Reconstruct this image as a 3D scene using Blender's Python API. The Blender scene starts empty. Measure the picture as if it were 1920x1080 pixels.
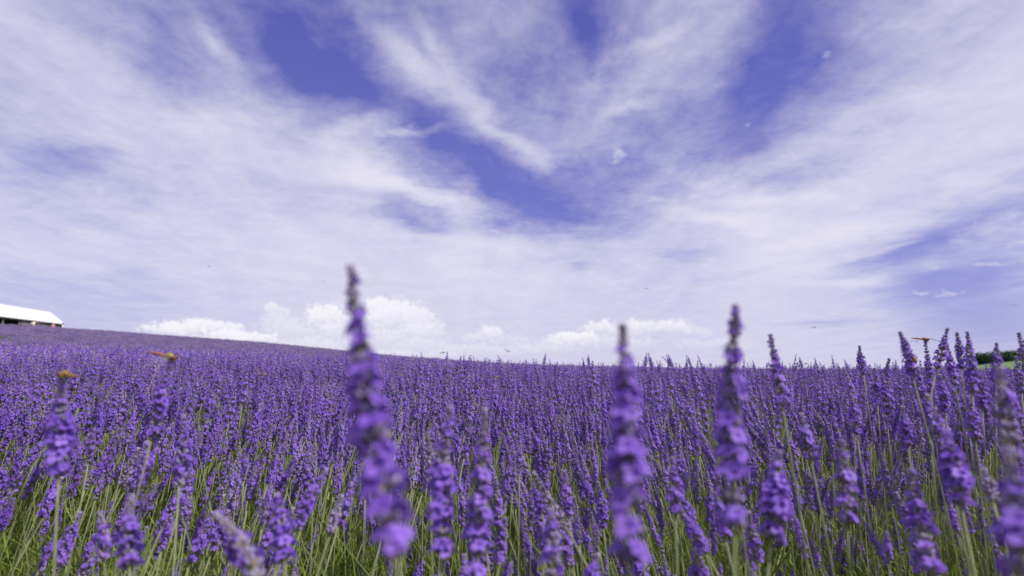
import bpy, math, random
import numpy as np
from mathutils import Vector, Matrix, Quaternion

scene = bpy.context.scene
COL = scene.collection
R = math.radians

# ------------------------------------------------------------------ camera
CZ = 0.77
PITCH = R(8.0)
F = 1066.7                       # focal length in pixels of the 1920 px wide photograph
cam_data = bpy.data.cameras.new('camera')
cam = bpy.data.objects.new('camera', cam_data)
COL.objects.link(cam)
cam.location = (0, 0, CZ)
cam.rotation_euler = (math.pi / 2 + PITCH, 0, 0)
cam_data.lens = 20.0
cam_data.sensor_width = 36.0
cam_data.clip_start = 0.02
cam_data.clip_end = 6000
cam_data.dof.use_dof = True
cam_data.dof.focus_distance = 1.45
cam_data.dof.aperture_fstop = 4.2
cam_data.dof.aperture_blades = 0
scene.camera = cam

# ------------------------------------------------------------------ world, sun, exposure
SUN_AZ, SUN_EL = R(112), R(50)   # azimuth clockwise from the viewing direction (+Y)
scene.view_settings.view_transform = 'Standard'
scene.view_settings.look = 'None'
scene.view_settings.gamma = 1.0
scene.view_settings.use_curve_mapping = False
scene.view_settings.exposure = 0.0
SKY_STRENGTH = 0.10
SKY_TINT = (0.95, 0.80, 1.25)
SKY_HIGH, SKY_MID, SKY_LOW = (1.0, 1.08, 4.5), (1.85, 2.0, 6.0), (4.2, 4.3, 7.6)
CLOUD = (7.75, 7.55, 8.9)
CUMULUS = (9.2, 9.1, 9.8)

sun_data = bpy.data.lights.new('sun', 'SUN')
sun_data.energy = 5.0
sun_data.angle = R(0.53)
sun_data.color = (1.0, 0.96, 0.93)
sun = bpy.data.objects.new('sun', sun_data)
COL.objects.link(sun)
sdir = Vector((math.sin(SUN_AZ) * math.cos(SUN_EL), math.cos(SUN_AZ) * math.cos(SUN_EL), math.sin(SUN_EL)))
sun.rotation_euler = (-sdir).to_track_quat('-Z', 'Y').to_euler()
sun.location = sdir * 50


def ray(px, py):
    """unit-depth direction of a pixel of the 1920x1080 photograph, in world space"""
    x, y = (px - 960) / F, (540 - py) / F
    c, s = math.cos(PITCH), math.sin(PITCH)
    return Vector((x, c - y * s, s + y * c))


def at(px, py, depth):
    return Vector((0, 0, CZ)) + ray(px, py) * depth


def project(p):
    v = Vector(p) - Vector((0, 0, CZ))
    c, s = math.cos(PITCH), math.sin(PITCH)
    d = v.y * c + v.z * s
    u = -v.y * s + v.z * c
    if d < 1e-4:
        return None
    return 960 + F * v.x / d, 540 - F * u / d, d


def az_el(px, py):
    v = ray(px, py)
    return math.atan2(v.x, v.y), math.atan2(v.z, math.hypot(v.x, v.y))


# cloud cover over the sky, rows every 60 px down, columns every 80 px across the view
COVER = np.array([
 [.75,.70,.45,.30,.34,.28,.14,.08,.30,.42,.28,.38,.38,.18,.12,.26,.42,.46,.30,.14,.32,.42,.56,.68,.72],
 [.75,.75,.65,.48,.42,.36,.16,.07,.30,.42,.42,.40,.36,.26,.12,.32,.48,.44,.24,.13,.36,.48,.65,.75,.80],
 [.70,.75,.75,.62,.34,.52,.28,.08,.09,.34,.44,.38,.34,.26,.14,.36,.46,.40,.16,.13,.38,.54,.70,.80,.85],
 [.66,.73,.80,.75,.50,.55,.46,.22,.09,.18,.44,.42,.30,.30,.26,.38,.40,.30,.14,.22,.46,.60,.78,.85,.88],
 [.62,.68,.78,.85,.80,.75,.65,.58,.60,.34,.15,.44,.36,.34,.36,.38,.34,.20,.14,.36,.56,.72,.85,.88,.88],
 [.58,.45,.60,.70,.75,.85,.80,.80,.85,.66,.28,.13,.44,.36,.34,.36,.32,.28,.28,.50,.75,.85,.85,.85,.85],
 [.70,.60,.55,.60,.65,.70,.75,.80,.88,.85,.60,.18,.08,.08,.20,.35,.65,.80,.75,.80,.88,.88,.80,.65,.30],
 [.80,.75,.75,.75,.80,.80,.85,.85,.75,.55,.65,.72,.25,.10,.18,.65,.80,.80,.88,.88,.80,.65,.40,.45,.60],
 [.72,.80,.80,.75,.80,.85,.85,.92,.92,.92,.92,.92,.90,.88,.75,.78,.70,.88,.92,.88,.75,.42,.28,.38,.40],
 [.50,.52,.55,.58,.68,.75,.80,.88,.88,.85,.85,.88,.92,.85,.72,.75,.66,.80,.88,.80,.65,.42,.28,.22,.28],
 [.40,.40,.42,.45,.55,.65,.68,.80,.80,.80,.80,.80,.80,.75,.72,.74,.74,.78,.78,.70,.66,.50,.35,.22,.22],
 [.55,.55,.58,.60,.62,.65,.66,.70,.70,.72,.72,.72,.72,.70,.70,.70,.70,.72,.72,.68,.66,.60,.45,.28,.25],
 [.60,.60,.60,.60,.60,.62,.64,.66,.68,.70,.70,.70,.70,.70,.70,.70,.70,.70,.70,.68,.66,.60,.48,.32,.30]])


def cover(az, el):
    el = max(el, 0.0)
    c, s = math.cos(PITCH), math.sin(PITCH)
    v = (math.sin(az) * math.cos(el), math.cos(az) * math.cos(el), math.sin(el))
    d = v[1] * c + v[2] * s
    u = -v[1] * s + v[2] * c
    px, py = 960 + F * v[0] / d, 540 - F * u / d
    i = min(max(px / 80, 0), 23.999)
    j = min(max(py / 60, 0), 11.999)
    a, b = int(i), int(j)
    fi, fj = i - a, j - b
    return ((COVER[b, a] * (1 - fi) + COVER[b, a + 1] * fi) * (1 - fj)
            + (COVER[b + 1, a] * (1 - fi) + COVER[b + 1, a + 1] * fi) * fj)


class Nodes:
    def __init__(self, tree):
        self.t = tree
        self.n = tree.nodes
        self.l = tree.links

    def new(self, kind, **kw):
        nd = self.n.new(kind)
        for k, v in kw.items():
            setattr(nd, k, v)
        return nd

    def put(self, sock, v):
        if isinstance(v, bpy.types.NodeSocket):
            self.l.new(v, sock)
        else:
            sock.default_value = v

    def math(self, op, a, b=0.0, c=0.0, clamp=False):
        nd = self.new('ShaderNodeMath', operation=op, use_clamp=clamp)
        self.put(nd.inputs[0], a)
        self.put(nd.inputs[1], b)
        self.put(nd.inputs[2], c)
        return nd.outputs[0]

    def rng(self, v, a, b, c=0.0, d=1.0, smooth=True):
        nd = self.new('ShaderNodeMapRange', interpolation_type='SMOOTHSTEP' if smooth else 'LINEAR', clamp=True)
        self.put(nd.inputs['Value'], v)
        for k, x in zip(('From Min', 'From Max', 'To Min', 'To Max'), (a, b, c, d)):
            self.put(nd.inputs[k], x)
        return nd.outputs[0]

    def xyz(self, x, y, z=0.0):
        nd = self.new('ShaderNodeCombineXYZ')
        for s, v in zip(nd.inputs, (x, y, z)):
            self.put(s, v)
        return nd.outputs[0]

    def noise(self, vec, scale, detail=4.0, rough=0.5, dist=0.0):
        nd = self.new('ShaderNodeTexNoise')
        self.put(nd.inputs['Vector'], vec)
        nd.inputs['Scale'].default_value = scale
        nd.inputs['Detail'].default_value = detail
        nd.inputs['Roughness'].default_value = rough
        nd.inputs['Distortion'].default_value = dist
        return nd

    def mix(self, fac, a, b, blend='MIX'):
        nd = self.new('ShaderNodeMix', data_type='RGBA', blend_type=blend)
        self.put(nd.inputs[0], fac)
        self.put(nd.inputs[6], a if isinstance(a, bpy.types.NodeSocket) else (*a, 1) if len(a) == 3 else a)
        self.put(nd.inputs[7], b if isinstance(b, bpy.types.NodeSocket) else (*b, 1) if len(b) == 3 else b)
        return nd.outputs[2]


def build_world():
    w = bpy.data.worlds.new('World')
    scene.world = w
    w.use_nodes = True
    w.node_tree.nodes.clear()
    N = Nodes(w.node_tree)
    out = N.new('ShaderNodeOutputWorld')
    bg = N.new('ShaderNodeBackground')
    bg.inputs['Strength'].default_value = SKY_STRENGTH
    N.l.new(bg.outputs[0], out.inputs[0])
    sky = N.new('ShaderNodeTexSky', sky_type='NISHITA', sun_disc=False)
    sky.sun_elevation = SUN_EL
    sky.sun_rotation = SUN_AZ
    sky.altitude = 200
    sky.air_density = 1.0
    sky.dust_density = 0.6
    sky.ozone_density = 2.0
    tc = N.new('ShaderNodeTexCoord')
    sep = N.new('ShaderNodeSeparateXYZ')
    N.l.new(tc.outputs['Generated'], sep.inputs[0])
    x, y, z = sep.outputs
    deg = 180 / math.pi
    az = N.math('MULTIPLY', N.math('ARCTAN2', x, y), deg)
    el = N.math('MULTIPLY', N.math('ARCSINE', z), deg)
    # the violet-blue of this white balance, paler towards the horizon, laid half over the physical sky
    grad = N.mix(N.rng(el, 0.0, 15.0, smooth=False), SKY_LOW, SKY_MID)
    grad = N.mix(N.rng(el, 13.0, 34.0, smooth=False), grad, SKY_HIGH)
    clear = N.mix(0.80, N.mix(1.0, sky.outputs[0], SKY_TINT, 'MULTIPLY'), grad)
    zz = N.math('ADD', N.math('MAXIMUM', z, 0.0), 0.10)
    qx, qy = N.math('DIVIDE', x, zz), N.math('DIVIDE', y, zz)
    flat = N.xyz(qx, qy, 0.0)
    # wind-drawn: stretched along the direction in which the high cloud runs
    drawn = N.xyz(N.math('MULTIPLY', qx, 1.5), N.math('MULTIPLY', qy, 0.42), 2.7)
    wn = N.noise(flat, 2.6, 7, 0.6)
    ws = N.new('ShaderNodeSeparateColor')
    N.l.new(wn.outputs['Color'], ws.inputs[0])
    calm = N.rng(el, 0.0, 22.0, 0.12, 1.0)
    waz = N.math('MULTIPLY_ADD', N.math('SUBTRACT', ws.outputs[0], 0.5), N.math('MULTIPLY', calm, 11.0), az)
    wel = N.math('MULTIPLY_ADD', N.math('SUBTRACT', ws.outputs[1], 0.5), N.math('MULTIPLY', calm, 8.0), el)
    wel = N.math('MAXIMUM', wel, 0.0)
    saz = N.math('MULTIPLY_ADD', N.math('SUBTRACT', ws.outputs[0], 0.5), N.math('MULTIPLY', calm, 7.0), az)
    sel = N.math('MULTIPLY_ADD', N.math('SUBTRACT', ws.outputs[2], 0.5), N.math('MULTIPLY', calm, 6.0), el)
    fac = N.math('DIVIDE', N.math('ADD', waz, 46.5), 93.0, clamp=True)
    total = None
    rows = [k * 3.0 for k in range(13)]
    for k, e in enumerate(rows):
        rp = N.new('ShaderNodeValToRGB')
        rp.color_ramp.interpolation = 'LINEAR'
        els = rp.color_ramp.elements
        for i in range(32):
            a = -46.5 + 93.0 * i / 31
            v = cover(R(a), R(e))
            if i < 2:
                q = els[i]
                q.position = i / 31
            else:
                q = els.new(i / 31)
            q.color = (v, v, v, 1)
        N.l.new(fac, rp.inputs[0])
        if k == len(rows) - 1:
            wgt = N.rng(wel, e - 3.0, e)
        else:
            d = N.math('ABSOLUTE', N.math('SUBTRACT', wel, e))
            wgt = N.rng(d, 0.0, 3.0, 1.0, 0.0)
        total = N.math('MULTIPLY', rp.outputs[0], wgt) if total is None else N.math('MULTIPLY_ADD', rp.outputs[0], wgt, total)
    # single strands and gaps of the high cloud: (px, py, px, py, half width px, added cover)
    strands = [(870, 185, 1025, 312, 22, .34), (700, 60, 880, 190, 26, .22), (770, 20, 900, 190, 18, .18), (590, 255, 720, 225, 26, .30), (690, 262, 835, 238, 15, .40), (600, 305, 760, 330, 40, .22),
               (720, 345, 945, 392, 24, .42), (150, 130, 560, 275, 40, .14), (370, 60, 440, 130, 20, .30), (1130, 215, 1240, 175, 14, .22), (1110, 130, 1290, 55, 16, .22),
               (1290, 350, 1560, 375, 22, .20), (1340, 330, 1720, 190, 24, .16), (1250, 405, 1480, 415, 22, .22), (1420, 480, 1900, 330, 26, .22), (1640, 470, 1720, 450, 7, .30), (1500, 530, 1700, 530, 9, .25),
               (1720, 505, 1790, 485, 8, .18), (880, 455, 1110, 460, 22, .15), (640, 420, 900, 445, 22, .12),
               (500, 60, 700, 190, 44, -.22), (720, 195, 890, 270, 38, -.25), (880, 280, 1000, 400, 42, -.22), (270, 30, 350, 190, 44, -.14), (1060, 10, 1130, 90, 38, -.16), (1510, -20, 1350, 280, 66, -.20), (760, 215, 1090, 430, 64, -.15), (620, -20, 700, 160, 40, -.12), (1000, 330, 1300, 30, 30, .14), (1010, 320, 1180, 20, 24, .12), (880, 190, 620, -20, 26, .12),
               (690, 385, 870, 425, 26, -.30), (1060, 500, 1110, 492, 12, -.25), (20, 285, 240, 300, 28, -.20), (1560, 520, 1920, 385, 20, -.35), (1640, 555, 1920, 500, 30, -.34), (1700, 610, 1940, 590, 44, -.22), (1450, 607, 1640, 604, 7, -.22), (480, 340, 660, 372, 26, -.14), (1220, 472, 1350, 465, 24, -.16)]
    for (xa, ya, xb, yb, hw, st) in strands:
        (a0, e0), (a1, e1) = az_el(xa, ya), az_el(xb, yb)
        ca_, ce_ = (a0 + a1) / 2 * deg, (e0 + e1) / 2 * deg
        dx, dy = (a1 - a0) * deg, (e1 - e0) * deg
        ln_ = math.hypot(dx, dy)
        cs, sn = dx / ln_, dy / ln_
        wd = hw / F * deg * .95
        X_, Y_ = N.math('SUBTRACT', saz, ca_), N.math('SUBTRACT', sel, ce_)
        u = N.math('MULTIPLY_ADD', X_, cs / (ln_ * .56), N.math('MULTIPLY', Y_, sn / (ln_ * .56)))
        v = N.math('MULTIPLY_ADD', X_, -sn / wd, N.math('MULTIPLY', Y_, cs / wd))
        d = N.math('SQRT', N.math('MULTIPLY_ADD', u, u, N.math('MULTIPLY', v, v)))
        total = N.math('ADD', total, N.rng(d, 0.0, 1.45, st * 1.1, 0.0))
    total = N.math('MAXIMUM', total, 0.0)
    n1 = N.noise(drawn, 2.6, 10, 0.60, 0.5).outputs[0]
    n2 = N.noise(flat, 3.6, 10, 0.62, 0.6).outputs[0]
    n3 = N.noise(flat, 13.0, 8, 0.70, 0.5).outputs[0]
    grain = N.math('MULTIPLY_ADD', N.math('SUBTRACT', n1, 0.5), 0.72,
                   N.math('MULTIPLY_ADD', N.math('SUBTRACT', n2, 0.5), 0.80, N.math('MULTIPLY', N.math('SUBTRACT', n3, 0.5), 0.48)))
    amp = N.math('MULTIPLY', N.rng(total, 0.0, 0.35, 0.40, .95), N.rng(total, 0.55, 1.0, 1.0, 0.38))
    amp = N.math('MULTIPLY', amp, N.rng(el, 0.0, 12.0, 0.55, 1.0))
    dens = N.math('MULTIPLY_ADD', grain, amp, total)
    dens = N.rng(dens, 0.0, 1.05, 0.0, 1.0, smooth=False)
    col = N.mix(dens, clear, CLOUD)
    # small heaped clouds low over the horizon and a few scraps higher up: (px, py, half width, half height, strength)
    heaps = [(335, 622, 73, 24, 1), (395, 618, 71, 24, 1), (450, 636, 83, 22, 1), (518, 585, 28, 22, 0.8), (545, 625, 75, 39, 0.7),
             (612, 598, 42, 34, 1), (640, 630, 70, 46, 0.75), (718, 582, 38, 29, 1), (752, 600, 73, 46, 0.95), (790, 628, 66, 39, 0.75), (700, 640, 80, 39, 0.75),
             (918, 626, 33, 21, 0.9), (885, 634, 30, 14, 0.75), (740, 664, 60, 16, 0.65), (830, 664, 60, 12, 0.65), (1040, 642, 47, 16, 0.8), (1075, 638, 54, 21, 1), (1125, 618, 47, 24, 0.9),
             (1190, 616, 66, 24, 0.9), (1262, 614, 52, 22, 0.9), (580, 655, 110, 30, 0.7), (380, 652, 110, 25, 0.75), (880, 660, 120, 21, 0.65), (1010, 655, 90, 16, 0.65), (1150, 645, 110, 21, 0.65), (960, 640, 60, 14, 0.55), (1330, 648, 110, 16, 0.55), (640, 600, 60, 46, 0.55), (790, 655, 90, 28, 0.65), (520, 612, 40, 34, 0.65), (1300, 624, 40, 14, 0.65),
             (1159, 288, 20, 15, .50), (1152, 303, 12, 9, .35), (1552, 101, 12, 8, .32), (1406, 232, 10, 6, .34), (1232, 375, 20, 8, .42), (1302, 367, 22, 8, .38), (920, 434, 34, 7, .32),
             (1848, 432, 70, 22, .36), (1900, 408, 44, 22, .40), (1855, 496, 60, 8, .42), (1735, 548, 28, 8, .48), (1778, 550, 32, 7, .42), (1908, 455, 34, 11, .42), (1800, 458, 32, 16, .34)]
    bn = N.noise(N.xyz(az, el, 3.1), 0.55, 7, 0.62)
    bs = N.new('ShaderNodeSeparateColor')
    N.l.new(bn.outputs['Color'], bs.inputs[0])
    b2 = N.noise(N.xyz(az, el, 7.7), 2.2, 5, 0.6).outputs[0]
    caz = N.math('MULTIPLY_ADD', N.math('SUBTRACT', bs.outputs[0], 0.5), 2.6, az)
    cel = N.math('MULTIPLY_ADD', N.math('SUBTRACT', bs.outputs[1], 0.5), 1.9, el)
    puff, lit = None, None
    for (px, py, hw, hh, st) in heaps:
        a0, e0 = az_el(px, py)
        a1, _ = az_el(px + hw, py)
        _, e1 = az_el(px, py - hh)
        sa, se = abs(a1 - a0) * deg, abs(e1 - e0) * deg
        u = N.math('DIVIDE', N.math('SUBTRACT', caz, a0 * deg), sa)
        v0 = N.math('SUBTRACT', cel, e0 * deg)
        # flatter underside: the part below the centre is squeezed
        v = N.math('MULTIPLY', v0, N.rng(v0, -0.2, 0.2, 1.35 / se, 1.0 / se))
        d = N.math('SQRT', N.math('MULTIPLY_ADD', u, u, N.math('MULTIPLY', v, v)))
        soft = 0.10 if st < .53 else 0.50 if st < .95 else 0.70
        m = N.rng(N.math('MULTIPLY_ADD', N.math('SUBTRACT', b2, 0.5), -0.8, d), soft, 1.12, st, 0.0)
        sh = N.math('MULTIPLY', m, N.rng(v, -0.9, 0.6, 0.05, 1.0))
        puff = m if puff is None else N.math('MAXIMUM', puff, m)
        lit = sh if lit is None else N.math('MAXIMUM', lit, sh)
    pc = N.mix(N.math('MULTIPLY_ADD', N.math('SUBTRACT', b2, 0.5), 0.7, lit, clamp=True), (6.3, 6.25, 8.0), CUMULUS)
    col = N.mix(puff, col, pc)
    N.l.new(col, bg.inputs['Color'])


build_world()

# ------------------------------------------------------------------ materials


def material(name, col_a, col_b=None, rough=0.65, grain=0.0, gscale=300.0, translucent=0.0, spec=0.3, sheen=None):
    """a surface whose colour varies from one piece to the next (object random) and by fine grain"""
    m = bpy.data.materials.new(name)
    m.use_nodes = True
    N = Nodes(m.node_tree)
    bsdf = N.n['Principled BSDF']
    out = N.n['Material Output']
    bsdf.inputs['Roughness'].default_value = rough
    bsdf.inputs['Specular IOR Level'].default_value = spec
    oi = N.new('ShaderNodeObjectInfo')
    c = N.mix(oi.outputs['Random'], col_a, col_b or col_a)
    if grain:
        tc = N.new('ShaderNodeTexCoord')
        nz = N.noise(tc.outputs['Object'], gscale, 3, 0.6)
        lo, hi = 1 - grain, 1 + grain
        v = N.rng(nz.outputs[0], 0.3, 0.7, lo, hi, smooth=False)
        c = N.mix(1.0, c, N.xyz(v, v, v), 'MULTIPLY')
    N.l.new(c, bsdf.inputs['Base Color'])
    if translucent:
        tr = N.new('ShaderNodeBsdfTranslucent')
        N.l.new(c, tr.inputs['Color'])
        mx = N.new('ShaderNodeMixShader')
        mx.inputs[0].default_value = translucent
        N.l.new(bsdf.outputs[0], mx.inputs[1])
        N.l.new(tr.outputs[0], mx.inputs[2])
        N.l.new(mx.outputs[0], out.inputs['Surface'])
    return m


M_PETAL = material('petal_violet', (.205, .092, .53), (.335, .18, .69), .55, .30, 260, .38)
M_CALYX = material('calyx_violet_grey', (.175, .135, .275), (.30, .245, .36), .7, .25, 400)
M_BASE = material('calyx_grey_green', (.17, .18, .17), (.26, .26, .22), .75, .2, 400)
M_BRACT = material('dry_bract', (.24, .19, .13), (.16, .15, .10), .8, .2, 300)
M_STEM = material('stem_green', (.175, .205, .085), (.27, .29, .15), .6, .18, 60, .15)
M_LEAF = material('leaf_green', (.120, .190, .020), (.275, .33, .05), .55, .25, 40, .35)
M_LEAF2 = material('leaf_grey_green', (.11, .15, .05), (.18, .21, .08), .6, .2, 40, .25)
FLOWER_MATS = [M_PETAL, M_CALYX, M_BASE, M_BRACT, M_STEM]
PETAL, CALYX, BASE, BRACT, STEM = range(5)


def ground_material():
    m = bpy.data.materials.new('field_soil')
    m.use_nodes = True
    N = Nodes(m.node_tree)
    b = N.n['Principled BSDF']
    b.inputs['Roughness'].default_value = 0.95
    tc = N.new('ShaderNodeTexCoord')
    a = N.noise(tc.outputs['Object'], 0.35, 6, 0.6).outputs[0]
    c = N.noise(tc.outputs['Object'], 22.0, 6, 0.7).outputs[0]
    col = N.mix(N.rng(a, .35, .65), (.060, .072, .020), (.10, .085, .045))
    col = N.mix(N.rng(c, .35, .7), (.030, .040, .012), col)
    N.l.new(col, b.inputs['Base Color'])
    bp = N.new('ShaderNodeBump')
    bp.inputs['Strength'].default_value = .6
    bp.inputs['Distance'].default_value = .03
    N.l.new(c, bp.inputs['Height'])
    N.l.new(bp.outputs[0], b.inputs['Normal'])
    return m


# ------------------------------------------------------------------ small mesh builder


class MB:
    def __init__(self):
        self.v, self.f, self.m = [], [], []

    def face(self, pts, mat=0):
        i = len(self.v)
        self.v.extend(tuple(p) for p in pts)
        self.f.append(tuple(range(i, i + len(pts))))
        self.m.append(mat)

    def rings(self, rings, mats, cap0=True, cap1=True):
        """loft rings (lists of points); mats one per segment"""
        base = []
        for r in rings:
            base.append(len(self.v))
            self.v.extend(tuple(p) for p in r)
        n = len(rings[0])
        for k in range(len(rings) - 1):
            mt = mats if isinstance(mats, int) else mats[min(k, len(mats) - 1)]
            for i in range(n):
                j = (i + 1) % n
                self.f.append((base[k] + i, base[k] + j, base[k + 1] + j, base[k + 1] + i))
                self.m.append(mt)
        if cap0:
            self.f.append(tuple(base[0] + i for i in reversed(range(n))))
            self.m.append(mats if isinstance(mats, int) else mats[0])
        if cap1:
            self.f.append(tuple(base[-1] + i for i in range(n)))
            self.m.append(mats if isinstance(mats, int) else mats[-1])

    def tube(self, pts, radii, n=5, mats=0, cap0=True, cap1=True, squash=1.0):
        pts = [Vector(p) for p in pts]
        if not hasattr(radii, '__len__'):
            radii = [radii] * len(pts)
        rings = []
        ref = None
        for i, p in enumerate(pts):
            t = (pts[min(i + 1, len(pts) - 1)] - pts[max(i - 1, 0)]).normalized()
            if ref is None:
                ref = Vector((0, 0, 1)) if abs(t.z) < .9 else Vector((1, 0, 0))
            u = (ref - t * ref.dot(t)).normalized()
            w = t.cross(u)
            ref = u
            rings.append([p + (u * math.cos(2 * math.pi * k / n) * squash + w * math.sin(2 * math.pi * k / n)) * radii[i] for k in range(n)])
        self.rings(rings, mats, cap0, cap1)

    def ball(self, c, rx, ry, rz, n=8, k=5, mat=0):
        c = Vector(c)
        rings = []
        for j in range(k + 1):
            a = math.pi * (j + .0) / k
            a = min(max(a, .12), math.pi - .12)
            rings.append([c + Vector((rx * math.sin(a) * math.cos(2 * math.pi * i / n), ry * math.sin(a) * math.sin(2 * math.pi * i / n), -rz * math.cos(a))) for i in range(n)])
        self.rings(rings, mat)

    def box(self, lo, hi, mat=0):
        x0, y0, z0 = lo
        x1, y1, z1 = hi
        self.rings([[(x0, y0, z0), (x1, y0, z0), (x1, y1, z0), (x0, y1, z0)], [(x0, y0, z1), (x1, y0, z1), (x1, y1, z1), (x0, y1, z1)]], mat)

    def mesh(self, name, mats, smooth=True):
        me = bpy.data.meshes.new(name)
        me.from_pydata(self.v, [], self.f)
        for m in (mats if isinstance(mats, (list, tuple)) else [mats]):
            me.materials.append(m)
        me.polygons.foreach_set('material_index', self.m)
        if smooth:
            me.polygons.foreach_set('use_smooth', [True] * len(self.f))
        me.update()
        return me


def add(name, me, parent=None, loc=None, quat=None, scale=None):
    o = bpy.data.objects.new(name, me)
    COL.objects.link(o)
    if parent is not None:
        o.parent = parent
    if loc is not None:
        o.location = loc
    if quat is not None:
        o.rotation_mode = 'QUATERNION'
        o.rotation_quaternion = quat
    if scale is not None:
        o.scale = (scale,) * 3 if isinstance(scale, (int, float)) else scale
    return o


def tag(o, label, cat, group=None, kind=None):
    if label:
        o['label'] = label
    if cat:
        o['category'] = cat
    if group:
        o['group'] = group
    if kind:
        o['kind'] = kind
    return o


# ------------------------------------------------------------------ the lie of the land
# heights of the flower tops relative to the camera: a(r) + b(r) tan(near crest) + c(r) tan(hill crest)
KN = [0.0, 0.3, 0.8, 1.4, 3.0, 9.0, 14., 20., 26., 95., 135., 240., 3000.]
KA = [-.19, -.19, -.15, -.125, -.085, -.04, -.45, -.60, -.55, -.10, -.4, -8., -40.]
KB = [0, 0, 0, .30, 2.0, 9.0, 13.5, 15., 12., 0, 0, 0, 0]
KC = [0, 0, 0, 0, 0, 0, 0, 2., 12., 95., 92., 60., 30.]
CANOPY = 0.62


def profile(pts):
    a = [az_el(px, py) for px, py in pts]
    return [p[0] for p in a], [math.tan(p[1]) for p in a]


NEAR_AZ, NEAR_T = profile([(0, 648), (200, 650), (480, 661), (700, 670), (850, 679), (1050, 688), (1300, 692), (1920, 694)])
FAR_AZ, FAR_T = profile([(0, 606), (60, 608), (120, 613), (200, 618), (300, 626), (400, 633), (500, 641), (600, 651), (680, 660), (800, 670), (900, 677), (1000, 682), (1300, 689), (1600, 691), (1920, 692)])


def top_height(x, y):
    r = np.hypot(x, y)
    az = np.arctan2(x, y)
    return (np.interp(r, KN, KA) + np.interp(r, KN, KB) * np.interp(az, NEAR_AZ, NEAR_T)
            + np.interp(r, KN, KC) * np.interp(az, FAR_AZ, FAR_T))


def ground_z(x, y):
    return top_height(x, y) + CZ - CANOPY


def build_ground():
    rs = np.concatenate([[0.05], np.geomspace(0.3, 3000, 90)])
    azs = np.concatenate([np.linspace(-180, -60, 16, endpoint=False), np.linspace(-60, 60, 121), np.linspace(60, 180, 16, endpoint=False)[1:]])
    n = len(azs)
    v = []
    for r in rs:
        a = np.radians(azs)
        x, y = r * np.sin(a), r * np.cos(a)
        z = ground_z(x, y)
        v.append(np.stack([x, y, z], 1))
    v = np.concatenate(v)
    f = [(k * n + i, k * n + (i + 1) % n, (k + 1) * n + (i + 1) % n, (k + 1) * n + i) for k in range(len(rs) - 1) for i in range(n)]
    f.append(tuple(reversed(range(n))))
    me = bpy.data.meshes.new('ground')
    me.from_pydata(v.tolist(), [], f)
    me.materials.append(ground_material())
    me.polygons.foreach_set('use_smooth', [True] * len(f))
    me.update()
    # face up
    if me.polygons[5].normal.z < 0:
        me.flip_normals()
    o = add('ground', me)
    tag(o, 'gently sloping soil of the lavender field', None, kind='structure')


build_ground()


def build_meadow():
    """the green slope that rises beyond the field, far off beside the wood"""
    nA, nR = 40, 12
    v, f = [], []
    a0, a1 = R(33), R(62)
    for j in range(nR + 1):
        r = 190 + 150 * j / nR
        for i in range(nA + 1):
            a = a0 + (a1 - a0) * i / nA
            t = min(max((math.degrees(a) - 38.0) / 10, 0), 1.3)
            rise = (t * 8.0 + 2.0) * (j / nR) ** .9 - 5.0 * (1 - j / nR) ** 2 - (1.4 if i == 0 else 0)
            x, y = r * math.sin(a), r * math.cos(a)
            v.append((x, y, CZ - 1.2 + rise - max(0, (R(37) - a)) * 60))
    for j in range(nR):
        for i in range(nA):
            k = j * (nA + 1) + i
            f.append((k, k + 1, k + nA + 2, k + nA + 1))
    me = bpy.data.meshes.new('meadow')
    me.from_pydata(v, [], f)
    m = bpy.data.materials.new('meadow_grass')
    m.use_nodes = True
    N = Nodes(m.node_tree)
    b = N.n['Principled BSDF']
    b.inputs['Roughness'].default_value = .9
    tc = N.new('ShaderNodeTexCoord')
    n = N.noise(tc.outputs['Object'], .12, 5, .6).outputs[0]
    n2 = N.noise(tc.outputs['Object'], .018, 3, .6).outputs[0]
    c = N.mix(N.rng(n, .35, .65), (.085, .150, .035), (.125, .190, .050))
    sp = N.new('ShaderNodeSeparateXYZ')
    N.l.new(tc.outputs['Object'], sp.inputs[0])
    dist = N.math('SQRT', N.math('MULTIPLY_ADD', sp.outputs[0], sp.outputs[0], N.math('MULTIPLY', sp.outputs[1], sp.outputs[1])))
    azn = N.math('ARCTAN2', sp.outputs[0], sp.outputs[1])
    strip = N.math('MULTIPLY', N.rng(dist, 318, 330), N.rng(azn, R(41.2), R(40.6)))
    c = N.mix(strip, c, (.34, .30, .17))
    N.l.new(c, b.inputs['Base Color'])
    me.materials.append(m)
    me.polygons.foreach_set('use_smooth', [True] * len(f))
    me.update()
    o = add('meadow', me)
    tag(o, 'green meadow slope below the dark wood', None, kind='structure')


build_meadow()

# ------------------------------------------------------------------ lavender pieces


def frame_of(d):
    d = Vector(d).normalized()
    ref = Vector((0, 0, 1)) if abs(d.z) < .95 else Vector((0, 1, 0))
    u = (ref - d * ref.dot(d)).normalized()
    return u, d.cross(u), d          # up-ish, side, direction


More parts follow.
